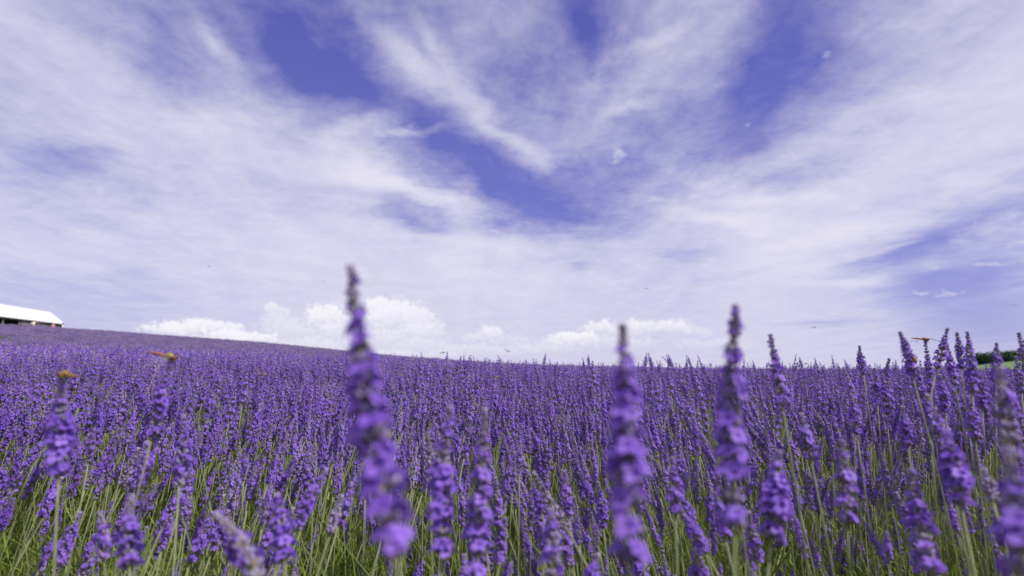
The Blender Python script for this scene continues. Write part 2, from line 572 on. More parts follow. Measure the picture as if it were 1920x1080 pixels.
def put_floret(mb, c, d, size, rnd, detail=2, mat=0):
    """a small two-lipped flower: throat and five lobes, two larger ones above"""
    u, w, d = frame_of(d)
    c = Vector(c)
    if detail == 2:
        mb.tube([c - d * size * .75, c], [size * .16, size * .26], 4, mat, False, False)
    lobes = ((-38, 1.05), (38, 1.05), (112, .8), (180, .85), (-112, .8))
    for (ang, ln) in lobes:
        ang = R(ang + rnd.uniform(-9, 9))
        ln *= size * rnd.uniform(.85, 1.1)
        e = u * math.cos(ang) + w * math.sin(ang)
        s = d.cross(e)
        curl = rnd.uniform(-.25, .45)
        p0 = c + e * size * .12 - d * size * .12
        pm = c + e * ln * .55 + d * size * .14
        p1 = c + e * ln + d * size * .18 * curl
        hw = ln * .42
        if detail == 2:
            i = len(mb.v)
            mb.v.extend(map(tuple, (p0, pm - s * hw, p1 - s * hw * .62, p1 + s * hw * .62, pm + s * hw, pm - d * size * .05)))
            for q in ((0, 1, 5), (1, 2, 5), (2, 3, 5), (3, 4, 5), (4, 0, 5)):
                mb.f.append(tuple(i + k for k in q))
                mb.m.append(mat)
        else:
            mb.face((p0, pm - s * hw, p1, pm + s * hw), mat)


def put_calyx(mb, b, d, ln, wd, detail=2):
    u, w, d = frame_of(d)
    b = Vector(b)
    n = 5 if detail == 2 else 3
    prof = ((0, .45), (.35, .95), (.75, 1.05), (1.0, .75)) if detail == 2 else ((0, .5), (.6, 1.1), (1.0, .7))
    rings = [[b + d * ln * t + (u * math.cos(2 * math.pi * k / n) + w * math.sin(2 * math.pi * k / n)) * wd * rr for k in range(n)] for t, rr in prof]
    mb.rings(rings, (BASE, CALYX, CALYX) if detail == 2 else (BASE, CALYX), False, True)


def whorl_layout(rnd, n=8):
    """angles and directions of the calyces of one whorl, in the whorl's own frame (axis +Z, unit = metres)"""
    res = []
    for i in range(n):
        a = 2 * math.pi * (i + rnd.uniform(-.3, .3)) / n
        tilt = R(rnd.uniform(34, 62) if i % 2 else rnd.uniform(22, 44))
        rad = Vector((math.cos(a), math.sin(a), 0))
        d = rad * math.sin(tilt) + Vector((0, 0, math.cos(tilt)))
        z = rnd.uniform(-.0015, .0015) + (.0012 if i % 2 == 0 else -.001)
        res.append((rad * .0016 + Vector((0, 0, z)), d, rnd.uniform(.0046, .0062)))
    return res


def put_whorl(mb, rnd, origin, s, bloom, detail=2, n=8, rot=0.0, florets=True):
    q = Quaternion((0, 0, 1), rot)
    o = Vector(origin)
    spots = []
    for (b, d, ln) in whorl_layout(rnd, n):
        b, d = q @ b, q @ d
        put_calyx(mb, o + b * s, d, ln * s, .00145 * s, detail)
        if rnd.random() < bloom:
            c = o + (b + d * (ln + .0016)) * s
            e = (d + Vector((d.x, d.y, 0)) * .35).normalized()
            spots.append((c, e, s * rnd.uniform(.0036, .0049)))
    if florets:
        for (c, e, sz) in spots:
            put_floret(mb, c, e, sz, rnd, detail)
    for k in range(2):                   # papery bracts under the whorl
        a = rot + math.pi * k + rnd.uniform(-.4, .4)
        rad = q @ Vector((math.cos(a), math.sin(a), 0))
        sd = Vector((-rad.y, rad.x, 0))
        p = o + Vector((0, 0, -.0018)) * s
        mb.face((p, p + (rad * .0035 - sd * .0026 + Vector((0, 0, .0010))) * s, p + (rad * .0062 + Vector((0, 0, .0034))) * s, p + (rad * .0035 + sd * .0026 + Vector((0, 0, .0010))) * s), BRACT)
    return spots


def head_plan(rnd, n, crowd=.95):
    """positions (0 base .. 1 tip) and sizes of the whorls of a head"""
    gaps = [1.5 if k == 0 and rnd.random() < .25 else 1.3 - crowd * min(.97, k / n) for k in range(n - 1)]
    tot = sum(gaps)
    pos = [0.0]
    for g in gaps:
        pos.append(pos[-1] + g * rnd.uniform(.88, 1.12) / tot)
    pos = [p / pos[-1] for p in pos]
    size = []
    for p in pos:
        size.append((.88 + .22 * math.sin(math.pi * min(p * 1.15 + .1, 1))) * (1 if p < .5 else 1 - .50 * (p - .5) / .5) * rnd.uniform(.92, 1.08))
    return pos, size


def put_head(mb, rnd, L, n, bloom, detail=2, z0=0.0, fat=1.0):
    pos, size = head_plan(rnd, n)
    for p, s in zip(pos, size):
        bl = bloom * (1.15 - .9 * max(0, p - .45) / .55) * rnd.uniform(.6, 1.3)
        put_whorl(mb, rnd, (0, 0, z0 + p * L), s * fat, min(bl, 1), detail, 8 if detail == 2 else 7, rnd.uniform(0, 6.28))
    mb.tube([(0, 0, z0 - .004), (0, 0, z0 + L * .98)], [.0010, .0006], 4, STEM)
    tip = Vector((0, 0, z0 + L))
    for k in range(3):
        a = k * 2.1 + rnd.random()
        d = Vector((.35 * math.cos(a), .35 * math.sin(a), 1)).normalized()
        put_calyx(mb, tip, d, .0052 * size[-1] * 1.6, .0011, detail)


BLOOMS = [.80, .68, .56, .46, .36, .25, .14, .05]
NWH = [12, 11, 13, 11, 12, 12, 11, 11]
HEAD_L = [.066, .058, .074, .056, .064, .068, .060, .056]

# a set of heads for the single plants, one set with stems for the mass of the field
HEADS = []
for k in range(8):
    mb = MB()
    put_head(mb, random.Random(100 + k), HEAD_L[k], NWH[k], BLOOMS[k], 2)
    HEADS.append(mb.mesh('flower_head', FLOWER_MATS))
WHORLS, WHORLS_FULL, SPOTS = [], [], []
for k in range(6):
    mb = MB()
    SPOTS.append(put_whorl(mb, random.Random(300 + k), (0, 0, 0), 1.0, 1.0, 2, 8, florets=False))
    WHORLS.append(mb.mesh('whorl', FLOWER_MATS))
for k in range(12):
    mb = MB()
    put_whorl(mb, random.Random(340 + k), (0, 0, 0), 1.0, (.95, .75, .5, .25)[k // 3], 2, 8)
    WHORLS_FULL.append(mb.mesh('whorl', FLOWER_MATS))
FLORETS = []
for k in range(4):
    mb = MB()
    put_floret(mb, (0, 0, 0), (0, 0, 1), 1.0, random.Random(400 + k), 2, 0)
    FLORETS.append(mb.mesh('floret', [M_PETAL]))


def stem_mesh(base, end, axis):
    """stem from the ground to the head, bending into the head's axis; local to base"""
    L = (end - base).length
    c1 = base + (Vector((end.x - base.x, end.y - base.y, 0)) * .10 + Vector((0, 0, 1)) * L * .35)
    c2 = end - axis * L * .35
    pts = []
    for i in range(10):
        t = i / 9
        pts.append(base * (1 - t) ** 3 + c1 * 3 * t * (1 - t) ** 2 + c2 * 3 * t * t * (1 - t) + end * t ** 3 - base)
    mb = MB()
    mb.tube(pts, [.0014 - .0004 * i / 9 for i in range(10)], 4, 0)
    return mb.mesh('stem', [M_STEM])


SPIKE_GROUP = 'lavender spikes standing nearest to the view'


def make_spike(tip, low, kind, tier, label, base=None, rnd=None, gap=False):
    """one lavender spike: head from low to tip, stem down to the ground"""
    tip, low = Vector(tip), Vector(low)
    axis = (tip - low).normalized()
    L = (tip - low).length - (.0055 if tier < 3 else 0)
    if base is None:
        d = low - axis * .05
        gx = d.x - axis.x * .28
        gy = d.y - axis.y * .28
        base = Vector((gx, gy, 0))
    base.z = float(ground_z(base.x, base.y))
    root = add('lavender_spike', None, loc=base)
    root.empty_display_size = .02
    tag(root, label, 'lavender', SPIKE_GROUP)
    add('stem', stem_mesh(base, low, axis), root)
    q = axis.to_track_quat('Z', 'Y')
    if tier == 3:
        add('flower_head', HEADS[kind], root, low - base, q @ Quaternion((0, 0, 1), rnd.uniform(0, 6.28)), L / HEAD_L[kind] * .95)
        return root
    bloom = BLOOMS[kind]
    n = max(9, min(18, round(L / (.0069 if tier == 1 else .0066))))
    pos, size = head_plan(rnd, n, 1.12 if tier == 1 else 1.0)
    bend = q @ Vector((rnd.uniform(-1, 1), rnd.uniform(-1, 1), 0)) * L * .035
    fat = 1.0 if tier == 1 else .94
    mb = MB()
    ax = [low + axis * L * p + bend * math.sin(math.pi * p) - base for p in [0, .15, .3, .45, .6, .75, .9, 1.0]]
    mb.tube(ax, [.0011 - .0005 * i / 7 for i in range(8)], 4, 0)
    add('flower_axis', mb.mesh('flower_axis', [M_STEM]), root)
    for p, s in zip(pos, size):
        c = low + axis * L * p + bend * math.sin(math.pi * p) - base
        wq = q @ Quaternion((0, 0, 1), rnd.uniform(0, 6.28))
        bl = bloom * (1.2 - 1.0 * max(0, p - .42) / .58) * rnd.uniform(.6, 1.35)
        s *= fat
        if tier == 1:
            k = rnd.randrange(6)
            w = add('whorl', WHORLS[k], root, c, wq, s)
            for (fc, fd, fs) in SPOTS[k]:
                if rnd.random() < bl:
                    fu, fw, fdn = frame_of(fd)
                    mq = Matrix((fu, fw, fdn)).transposed().to_quaternion()
                    add('floret', FLORETS[rnd.randrange(4)], w, fc, mq, fs * 1.38)
        else:
            k = 0 if bl > .8 else 1 if bl > .55 else 2 if bl > .3 else 3
            if bl < .08:
                me = WHORLS[rnd.randrange(6)]
            else:
                me = WHORLS_FULL[k * 3 + rnd.randrange(3)]
            add('whorl', me, root, c, wq, s)
    tipmb = MB()
    for k in range(3):
        a = k * 2.1
        put_calyx(tipmb, (0, 0, 0), Vector((.3 * math.cos(a), .3 * math.sin(a), 1)).normalized(), .0062, .0013, 2)
    add('tip_bud', tipmb.mesh('tip_bud', FLOWER_MATS), root, tip - axis * .0055 - base, q, 1.0)
    return root


# ------------------------------------------------------------------ the spikes one can point to, nearest first
# (tip px, tip py, low px, low py, depth of tip, depth of low, flowering kind, tier, label)
HERO = [
 (657, 499, 742, 1035, .285, .225, 2, 1, 'tallest blurred lavender spike, violet below with a long grey tip against the clouds'),
 (1168, 608, 1180, 1050, .285, .262, 3, 1, 'tall blurred lavender spike with a single round dark bud at its tip'),
 (1380, 572, 1378, 985, .35, .315, 3, 1, 'tall blurred lavender spike with knobbly grey tip right of the dark-budded spike'),
 (1444, 627, 1466, 755, .60, .58, 2, 2, 'violet spike on a bent stem just right of the tall knobbly grey-tipped spike'),
 (843, 762, 828, 1035, .44, .41, 1, 1, 'violet lavender spike just right of the tallest blurred spike, in full flower'),
 (909, 766, 892, 1078, .44, .40, 4, 1, 'greyish violet spike second to the right of the tallest blurred spike'),
 (118, 713, 110, 888, .475, .46, 1, 1, 'dark violet spike with a yellow-brown dragonfly facing us on its tip'),
 (324, 674, 286, 815, .60, .59, 2, 2, 'leaning violet spike with the big orange dragonfly on its tip'),
 (345, 778, 336, 908, .60, .57, 0, 2, 'full violet spike below the big orange dragonfly, standing upright'),
 (276, 828, 267, 915, .62, .60, 1, 2, 'short violet spike left of and lower than the spikes under the orange dragonfly'),
 (1874, 690, 1896, 860, .42, .38, 6, 1, 'blurred greenish grey spike near the right edge in front of the meadow'),
 (1888, 840, 1912, 1075, .28, .25, 5, 1, 'very blurred dark spike filling the bottom right corner'),
 (1688, 622, 1711, 704, .72, .71, 1, 2, 'violet spike with a honeybee on its right flank'),
 (1735, 640, 1745, 735, 1.0, .99, 2, 2, 'slim violet spike carrying a dragonfly with spread clear wings'),
 (1777, 615, 1757, 690, .88, .87, 2, 2, 'tall right-leaning spike between the winged dragonfly and the paired spikes'),
 (1776, 645, 1790, 720, .90, .89, 3, 2, 'short spike behind and below the tall right-leaning spike'),
 (1794, 623, 1802, 690, .90, .90, 3, 2, 'left one of two paired violet spikes left of the wood'),
 (1814, 622, 1823, 735, .80, .78, 1, 2, 'right and fuller one of two paired violet spikes left of the wood'),
 (1869, 643, 1868, 715, .85, .83, 2, 2, 'violet spike in front of the dark wood and green meadow'),
 (1611, 648, 1619, 702, 1.05, 1.04, 2, 2, 'lone slim violet spike on a long bent stem left of the honeybee spike'),
 (1667, 672, 1661, 722, 1.05, 1.04, 3, 2, 'small dark spike between the lone slim spike and the honeybee spike'),
 (1640, 690, 1645, 755, .95, .94, 4, 2, 'greyish spike just right of and below the lone slim spike'),
 (1910, 624, 1928, 700, .80, .78, 5, 2, 'grey-tipped spike cut by the right edge above the wood'),
 (1905, 668, 1915, 735, 1.0, .98, 4, 2, 'slim spike at the right edge below the grey-tipped spike'),
 (404, 962, 482, 1085, .42, .36, 6, 1, 'pale blurred spike sloping down to the right at the bottom left'),
 (641, 928, 618, 1000, .62, .60, 7, 2, 'pale whitish bud spike left of the tallest blurred spike, low down'),
 (612, 878, 556, 992, .58, .55, 0, 2, 'right-leaning deep violet spike left of the tallest blurred spike'),
 (519, 925, 533, 1050, .50, .47, 1, 1, 'upright violet spike crossing the foot of the right-leaning deep violet spike'),
 (1461, 845, 1446, 1005, .44, .42, 2, 1, 'blurred violet spike right of the tall knobbly grey-tipped spike, near the bottom'),
 (1578, 825, 1588, 980, .50, .48, 5, 1, 'grey and violet spike with a green stem at lower right'),
 (1262, 858, 1266, 962, .55, .53, 1, 2, 'violet spike on a straight green stem between the two tall blurred spikes'),
 (1774, 805, 1802, 945, .47, .44, 1, 1, 'dense deep violet spike left of the curved greenish bud spike'),
 (1845, 880, 1862, 940, .50, .48, 7, 2, 'curved yellow-green bud spike at lower right'),
 (1708, 880, 1746, 1075, .47, .42, 3, 1, 'long violet spike sloping down to the right at lower right'),
 (247, 930, 243, 1062, .48, .45, 4, 1, 'greyish violet spike at lower left right of the crossed green stems'),
 (1034, 955, 1034, 1080, .44, .41, 6, 1, 'blurred grey-violet spike at the bottom left of the dark-budded spike'),
 (1352, 748, 1366, 832, .56, .55, 7, 2, 'pale greenish bud spike touching the tall knobbly spike on its left'),
 (803, 810, 806, 905, .62, .60, 7, 2, 'pale grey bud spike between the tallest blurred spike and its violet neighbour'),
 (1000, 885, 1062, 990, .60, .57, 7, 2, 'pale bud spike sloping down to the right in the middle of the foreground'),
 (1752, 765, 1768, 835, .62, .60, 5, 2, 'grey-violet spike just above the dense deep violet spike'),
 (188, 960, 195, 1050, .55, .53, 5, 2, 'small grey-violet spike at lower left beside the crossed green stems'),
 (1502, 775, 1520, 860, .62, .60, 4, 2, 'sloping greyish spike below the violet spike on the bent stem'),
 (1722, 692, 1734, 765, .90, .89, 2, 2, 'upright violet spike right below the honeybee'),
 (1655, 702, 1662, 775, .90, .89, 1, 2, 'violet spike beneath the lone slim spike, leaning slightly right'),
 (1838, 700, 1842, 765, .86, .85, 2, 2, 'violet spike just right of and below the paired spikes'),
 (1762, 702, 1772, 772, .85, .84, 1, 2, 'full violet spike filling the gap below the tall right-leaning spike'),
 (1692, 762, 1702, 835, .72, .71, 3, 2, 'violet-grey spike under the stem of the honeybee spike'),
 (1815, 742, 1828, 822, .72, .71, 2, 2, 'leaning violet spike under the paired spikes, before the dense field'),
 (1738, 740, 1744, 812, .76, .75, 3, 2, 'violet-grey spike directly under the spike with the winged dragonfly'),
 (1888, 735, 1897, 802, .76, .75, 1, 2, 'violet spike half behind the blurred greenish grey spike by the right edge'),
 (1595, 738, 1606, 812, .80, .79, 2, 2, 'violet spike left of and below the lone slim spike'),
]
RND = random.Random(7)
for h in HERO:
    (tx, ty, lx, ly, dt, dl, kind, tier, label) = h
    make_spike(at(tx, ty, dt), at(lx, ly, dl), kind, tier, label, None, RND)

# ------------------------------------------------------------------ the rest of the field
rng = np.random.default_rng(11)
AZ_MAX = R(49)


def polar(n, r0, r1):
    r = np.sqrt(rng.uniform(r0 * r0, r1 * r1, n))
    a = rng.uniform(-AZ_MAX, AZ_MAX, n)
    return r * np.sin(a), r * np.cos(a), r, a


def vnoise(x, y, s, seed):
    """smooth value noise 0..1"""
    g = np.random.default_rng(seed).random((64, 64))
    u, v = x * s + 31.7, y * s + 17.3
    i, j = np.floor(u).astype(int), np.floor(v).astype(int)
    fu, fv = u - i, v - j
    fu, fv = fu * fu * (3 - 2 * fu), fv * fv * (3 - 2 * fv)
    G = lambda a, b: g[a % 64, b % 64]
    return (G(i, j) * (1 - fu) + G(i + 1, j) * fu) * (1 - fv) + (G(i, j + 1) * (1 - fu) + G(i + 1, j + 1) * fu) * fv


NEAR_R0, NEAR_R1, DENS = .36, 4.6, 820
n_near = int(DENS * AZ_MAX * (NEAR_R1 ** 2 - NEAR_R0 ** 2))
X, Y, RR, AA = polar(n_near, NEAR_R0, NEAR_R1)      # where the flower heads stand
H = CANOPY + rng.normal(0, .038, n_near) - .035 * (vnoise(X, Y, 2.2, 3) < .35) + .06 * (vnoise(X, Y, 1.6, 4) - .5)
tall = (rng.random(n_near) < np.where(RR > 1.9, .07, .05)) & (RR > 1.2)
H = H + tall * rng.uniform(.03, .13, n_near)
low = rng.random(n_near) < np.interp(RR, [.5, 1.2, 2.0], [.55, .42, .20])
H = H - low * rng.uniform(.03, .24, n_near)
fan = np.exp(-RR / 1.6)
LX = np.clip(-X * .75, -.42, .42) * fan + rng.normal(0, .16, n_near)      # stems lean inwards beside us
LX = np.where(X < 0, LX + .10 * fan, LX) + .55 * (vnoise(X, Y, 2.6, 12) - .5)
LY = rng.normal(0, .16, n_near) + .5 * (vnoise(X, Y, 2.6, 13) - .5)
greyness = vnoise(X, Y, 1.3, 5) * .55 + .62 * np.exp(-((RR - 1.05) / .60) ** 2) + rng.normal(0, .22, n_near)
greyness = np.where(RR > 1.7, greyness * .62, greyness)
KIND = np.clip(np.floor((greyness + .05) * 6.2), 0, 7).astype(int)
GZ = ground_z(X, Y)
SC = rng.uniform(.66, 1.10, n_near) * np.interp(RR, [.6, 1.3, 1.8], [.78, .86, 1.0])

AXIS = np.stack([LX, LY, np.ones(n_near)], 1)
AXIS /= np.linalg.norm(AXIS, axis=1, keepdims=True)
TIP = np.stack([X, Y, GZ + H], 1)
HL = np.array(HEAD_L)[KIND] * SC
LOW = TIP - AXIS * HL[:, None]


def proj_np(P):
    vx, vy, vz = P[:, 0], P[:, 1], P[:, 2] - CZ
    c, s = math.cos(PITCH), math.sin(PITCH)
    d = vy * c + vz * s
    d = np.where(d < 1e-3, 1e-3, d)
    return 960 + F * vx / d, 540 - F * (-vy * s + vz * c) / d, d


tpx, tpy, td = proj_np(TIP)
lpx, lpy, ld = proj_np(LOW)
# close to us only low heads: the tall ones there are the spikes listed above
limit = np.interp(RR, [.4, .6, .9, 1.3, 2.0, 3.0], [930, 830, 742, 702, 676, 660])
keep = (tpy > limit) & ~((tpx > 1815) & (tpy < 697))
# the listed spikes stand free: no chance head right in front of them
for h in HERO:
    hx0, hx1 = sorted((h[0], h[2]))
    inside = (np.minimum(tpx, lpx) < hx1 + 16) & (np.maximum(tpx, lpx) > hx0 - 16) & (tpy < h[3]) & (lpy > h[1]) & (td < h[5] + .04)
    keep &= ~inside
# nor inside the visible gaps of green near the bottom
gap = (vnoise(X, Y, 3.0, 9) < np.interp(RR, [.4, 1.1, 1.9], [.40, .36, .27]))
keep &= ~(gap & (rng.random(n_near) < .85))
keep &= ~((RR < .62) & (rng.random(n_near) < .60))
idx = np.nonzero(keep)[0]
size = np.hypot(tpx - lpx, tpy - lpy)
vis = (tpx > 5) & (tpx < 1915) & (tpy < 1040) & (tpy > 560)
order = idx[np.argsort(-(size * vis)[idx])]
N_SINGLE = 300 - len(HERO)
single = order[:N_SINGLE]
single_set = set(single.tolist())

PLACES = [(180, 'below the white-roofed barn'), (330, 'left of the orange dragonfly'), (470, 'right of the orange dragonfly'), (600, 'well left of the tallest spike'), (690, 'just left of the tallest spike'),
          (800, 'just right of the tallest spike'), (900, 'beside the tallest spike\'s neighbours'), (1010, 'in the middle foreground'), (1130, 'left of the dark-budded blurred spike'),
          (1270, 'right of the dark-budded blurred spike'), (1400, 'by the knobbly grey-tipped spike'), (1520, 'right of the knobbly grey-tipped spike'), (1640, 'below the lone slim spike'),
          (1760, 'below the honeybee spike'), (1920, 'below the wood and meadow')]
ORD = ['', 'second', 'third', 'fourth', 'fifth', 'sixth', 'seventh', 'eighth', 'ninth', 'tenth', 'eleventh', 'twelfth', 'thirteenth', 'fourteenth']
keys = {}
for i in single:
    k = KIND[i]
    colour = 'vivid violet' if k <= 1 else 'violet' if k <= 3 else 'greyish violet' if k <= 5 else 'pale grey'
    place = next(t for b, t in PLACES if tpx[i] <= b)
    band = 'highest up' if tpy[i] < 800 else 'midway down' if tpy[i] < 930 else 'near the ground'
    keys.setdefault((colour, band, place), []).append(i)
LABEL = {}
for (colour, band, place), mem in keys.items():
    mem.sort(key=lambda i: tpx[i])
    for j, i in enumerate(mem):
        if len(mem) == 1:
            w = f'the only {colour} spike {band} {place}'
        else:
            nth = 'leftmost' if j == 0 else 'rightmost' if j == len(mem) - 1 else f'{ORD[j]} from the left' if j < len(ORD) else 'further right'
            w = f'{colour} spike {band} {place}, {nth}'
        LABEL[i] = w
for rank, i in enumerate(single):
    base = LOW[i] - AXIS[i] * (H[i] - HL[i]) * 1.0
    b = Vector((base[0] * .6 + LOW[i][0] * .4, base[1] * .6 + LOW[i][1] * .4, 0)) if abs(AXIS[i][2]) > .1 else None
    make_spike(TIP[i], LOW[i], int(KIND[i]), 2 if rank < 45 else 3, LABEL[i], b, random.Random(int(i)))

# ------- prototypes for the mass (kept out of the scene; only drawn through the field objects)


def proto_collection(name, meshes):
    c = bpy.data.collections.new(name)
    for i, me in enumerate(meshes):
        o = bpy.data.objects.new(f'{name}_{i:02d}', me)
        c.objects.link(o)
    return c


def scatter_group(name, coll):
    g = bpy.data.node_groups.new(name, 'GeometryNodeTree')
    g.interface.new_socket('Geometry', in_out='INPUT', socket_type='NodeSocketGeometry')
    g.interface.new_socket('Geometry', in_out='OUTPUT', socket_type='NodeSocketGeometry')
    gi, go = g.nodes.new('NodeGroupInput'), g.nodes.new('NodeGroupOutput')
    ci = g.nodes.new('GeometryNodeCollectionInfo')
    ci.inputs['Collection'].default_value = coll
    ci.inputs['Separate Children'].default_value = True
    ci.inputs['Reset Children'].default_value = True
    iop = g.nodes.new('GeometryNodeInstanceOnPoints')
    iop.inputs['Pick Instance'].default_value = True

    def attr(nm, typ):
        a = g.nodes.new('GeometryNodeInputNamedAttribute')
        a.data_type = typ
        a.inputs['Name'].default_value = nm
        return a.outputs['Attribute']
    e2r = g.nodes.new('FunctionNodeEulerToRotation')
    L = g.links.new
    L(gi.outputs[0], iop.inputs['Points'])
    L(ci.outputs[0], iop.inputs['Instance'])
    L(attr('variant', 'INT'), iop.inputs['Instance Index'])
    L(attr('turn', 'FLOAT_VECTOR'), e2r.inputs[0])
    L(e2r.outputs[0], iop.inputs['Rotation'])
    L(attr('size', 'FLOAT_VECTOR'), iop.inputs['Scale'])
    L(iop.outputs[0], go.inputs[0])
    return g


def scatter(name, pos, turn, size, variant, coll, label):
    me = bpy.data.meshes.new(name)
    me.from_pydata(np.asarray(pos, float).tolist(), [], [])
    a = me.attributes.new('turn', 'FLOAT_VECTOR', 'POINT')
    a.data.foreach_set('vector', np.ascontiguousarray(turn, np.float32).ravel())
    a = me.attributes.new('size', 'FLOAT_VECTOR', 'POINT')
    sz = np.asarray(size, np.float32)
    if sz.ndim == 1:
        sz = np.repeat(sz[:, None], 3, 1)
    a.data.foreach_set('vector', np.ascontiguousarray(sz).ravel())
    a = me.attributes.new('variant', 'INT', 'POINT')
    a.data.foreach_set('value', np.ascontiguousarray(variant, np.int32))
    o = add(name, me)
    md = o.modifiers.new('scatter', 'NODES')
    md.node_group = scatter_group(name, coll)
    tag(o, label, None, kind='stuff')
    return o


STEM_L = .56


NWH_MID = [6, 6, 7, 6, 6, 6, 6, 6]


def stalk(seed):
    """a straw-coloured stalk that has dropped its flowers"""
    rnd = random.Random(seed)
    mb = MB()
    mb.tube([(0, 0, 0), (.004, 0, .3), (rnd.uniform(-.01, .01), .004, STEM_L * 1.02)], [.0015, .0013, .0009], 4, BRACT)
    for k in range(3):
        put_whorl(mb, rnd, (0, 0, STEM_L * (.88 + .05 * k)), .55, 0, 1, 4)
    return mb


def sprig(seed, k, detail, n=None):
    """head and long stem in one, root at the origin"""
    rnd = random.Random(seed)
    mb = MB()
    put_head(mb, rnd, HEAD_L[k], n or NWH[k], BLOOMS[k] if n is None else min(.95, BLOOMS[k] * 1.15 + .12), detail, STEM_L - HEAD_L[k], 1.0 if n is None else 1.2)
    mb.tube([(0, 0, 0), (rnd.uniform(-.006, .006), rnd.uniform(-.006, .006), STEM_L * .45), (0, 0, STEM_L - HEAD_L[k])], [.0012, .0011, .0009], 4, STEM)
    return mb


P_NEAR = proto_collection('field_sprig_near', [sprig(500 + k, k, 2).mesh('sprig', FLOWER_MATS) for k in range(8)])
P_MID = proto_collection('field_sprig_mid', [sprig(520 + k, k, 1, NWH_MID[k]).mesh('sprig', FLOWER_MATS) for k in range(8)] + [stalk(540 + k).mesh('stalk', FLOWER_MATS) for k in range(2)])

rest = np.array([i for i in idx if i not in single_set])


def euler_of(ax, spin):
    """XYZ euler that turns +Z to ax after a spin about Z: Rz(spin) first, then tilt about x and y"""
    # R = Ry(b) * Rx(a) * Rz(spin) is not XYZ order; go through matrices
    out = np.zeros((len(ax), 3))
    for i in range(len(ax)):
        q = Vector(ax[i]).to_track_quat('Z', 'Y') @ Quaternion((0, 0, 1), spin[i])
        out[i] = q.to_euler('XYZ')
    return out


ln = H / np.maximum(AXIS[:, 2], .5)
ROOT = TIP - AXIS * ln[:, None]
S_ALL = ln / STEM_L
turn = euler_of(AXIS[rest], rng.uniform(0, 6.28, len(rest)))
fat = SC[rest]
size3 = np.stack([fat, fat, S_ALL[rest]], 1)
size3[RR[rest] >= 1.7, :2] = np.maximum(size3[RR[rest] >= 1.7, :2], .85)
nearmask = RR[rest] < 1.7
scatter('lavender_stand', ROOT[rest][nearmask], turn[nearmask], size3[nearmask], KIND[rest][nearmask], P_NEAR, 'thick stand of lavender spikes filling the near field')
KMID = np.where(rng.random(len(rest)) < .022, 8 + (KIND[rest] % 2), KIND[rest])
scatter('lavender_field', ROOT[rest][~nearmask], turn[~nearmask], size3[~nearmask], KMID[~nearmask], P_MID, 'mass of violet lavender spikes stretching away to the crest')

# ------- green narrow leaves and flowerless stalks under the spikes


def leaf_clump(seed, n=64, spread=.07, hmin=.09, hmax=.24, wide=.0015):
    rnd = random.Random(seed)
    mb = MB()
    for _ in range(n):
        a = rnd.uniform(0, 6.28)
        r = spread * math.sqrt(rnd.random())
        p = Vector((r * math.cos(a), r * math.sin(a), rnd.uniform(0, .10)))
        dr = Vector((math.cos(a + rnd.uniform(-.9, .9)), math.sin(a + rnd.uniform(-.9, .9)), 0))
        h = rnd.uniform(hmin, hmax)
        out = h * rnd.uniform(.05, .95)
        p1 = p + dr * out * .35 + Vector((0, 0, h * .55))
        p2 = p + dr * out + Vector((0, 0, h * rnd.uniform(.8, 1.0)))
        s = Vector((-dr.y, dr.x, 0)) * wide * rnd.uniform(.7, 1.4)
        fold = dr * wide * .5
        mt = 0 if rnd.random() < .72 else 1
        i = len(mb.v)
        mb.v.extend(map(tuple, (p - s * .6, p + s * .6, p1 - s - fold, p1 + s - fold, p2)))
        mb.f.extend([(i, i + 1, i + 3, i + 2), (i + 2, i + 3, i + 4)])
        mb.m.extend([mt, mt])
    return mb.mesh('leaf_clump', [M_LEAF, M_LEAF2])


P_LEAF = proto_collection('leaf_clump', [leaf_clump(600 + k) for k in range(6)])
n = int(380 * AZ_MAX * (2.6 ** 2 - .5 ** 2))
x, y, r, a = polar(n, .50, 2.6)
fan = np.exp(-r / 1.6)
tx = np.clip(x * .5, -.35, .35) * fan
tu = np.stack([rng.normal(0, .32, n), rng.normal(0, .32, n) - tx, rng.uniform(0, 6.28, n)], 1)
scatter('lavender_foliage', np.stack([x, y, ground_z(x, y) + rng.uniform(.02, .21, n)], 1), tu, rng.uniform(.7, 1.25, n), rng.integers(0, 6, n), P_LEAF, 'green narrow lavender leaves under the spikes')
n2 = int(70 * AZ_MAX * (6.0 ** 2 - 2.6 ** 2))
x, y, r, a = polar(n2, 2.6, 6.0)
scatter('lavender_foliage', np.stack([x, y, ground_z(x, y) + rng.uniform(0.05, .2, n2)], 1), np.stack([rng.normal(0, .12, n2), rng.normal(0, .12, n2), rng.uniform(0, 6.28, n2)], 1), rng.uniform(.9, 1.3, n2), rng.integers(0, 6, n2), P_LEAF, 'green leaves glimpsed between the spikes further off')

# ------- beyond: small tufts to the crest, bushes in rows up the hill


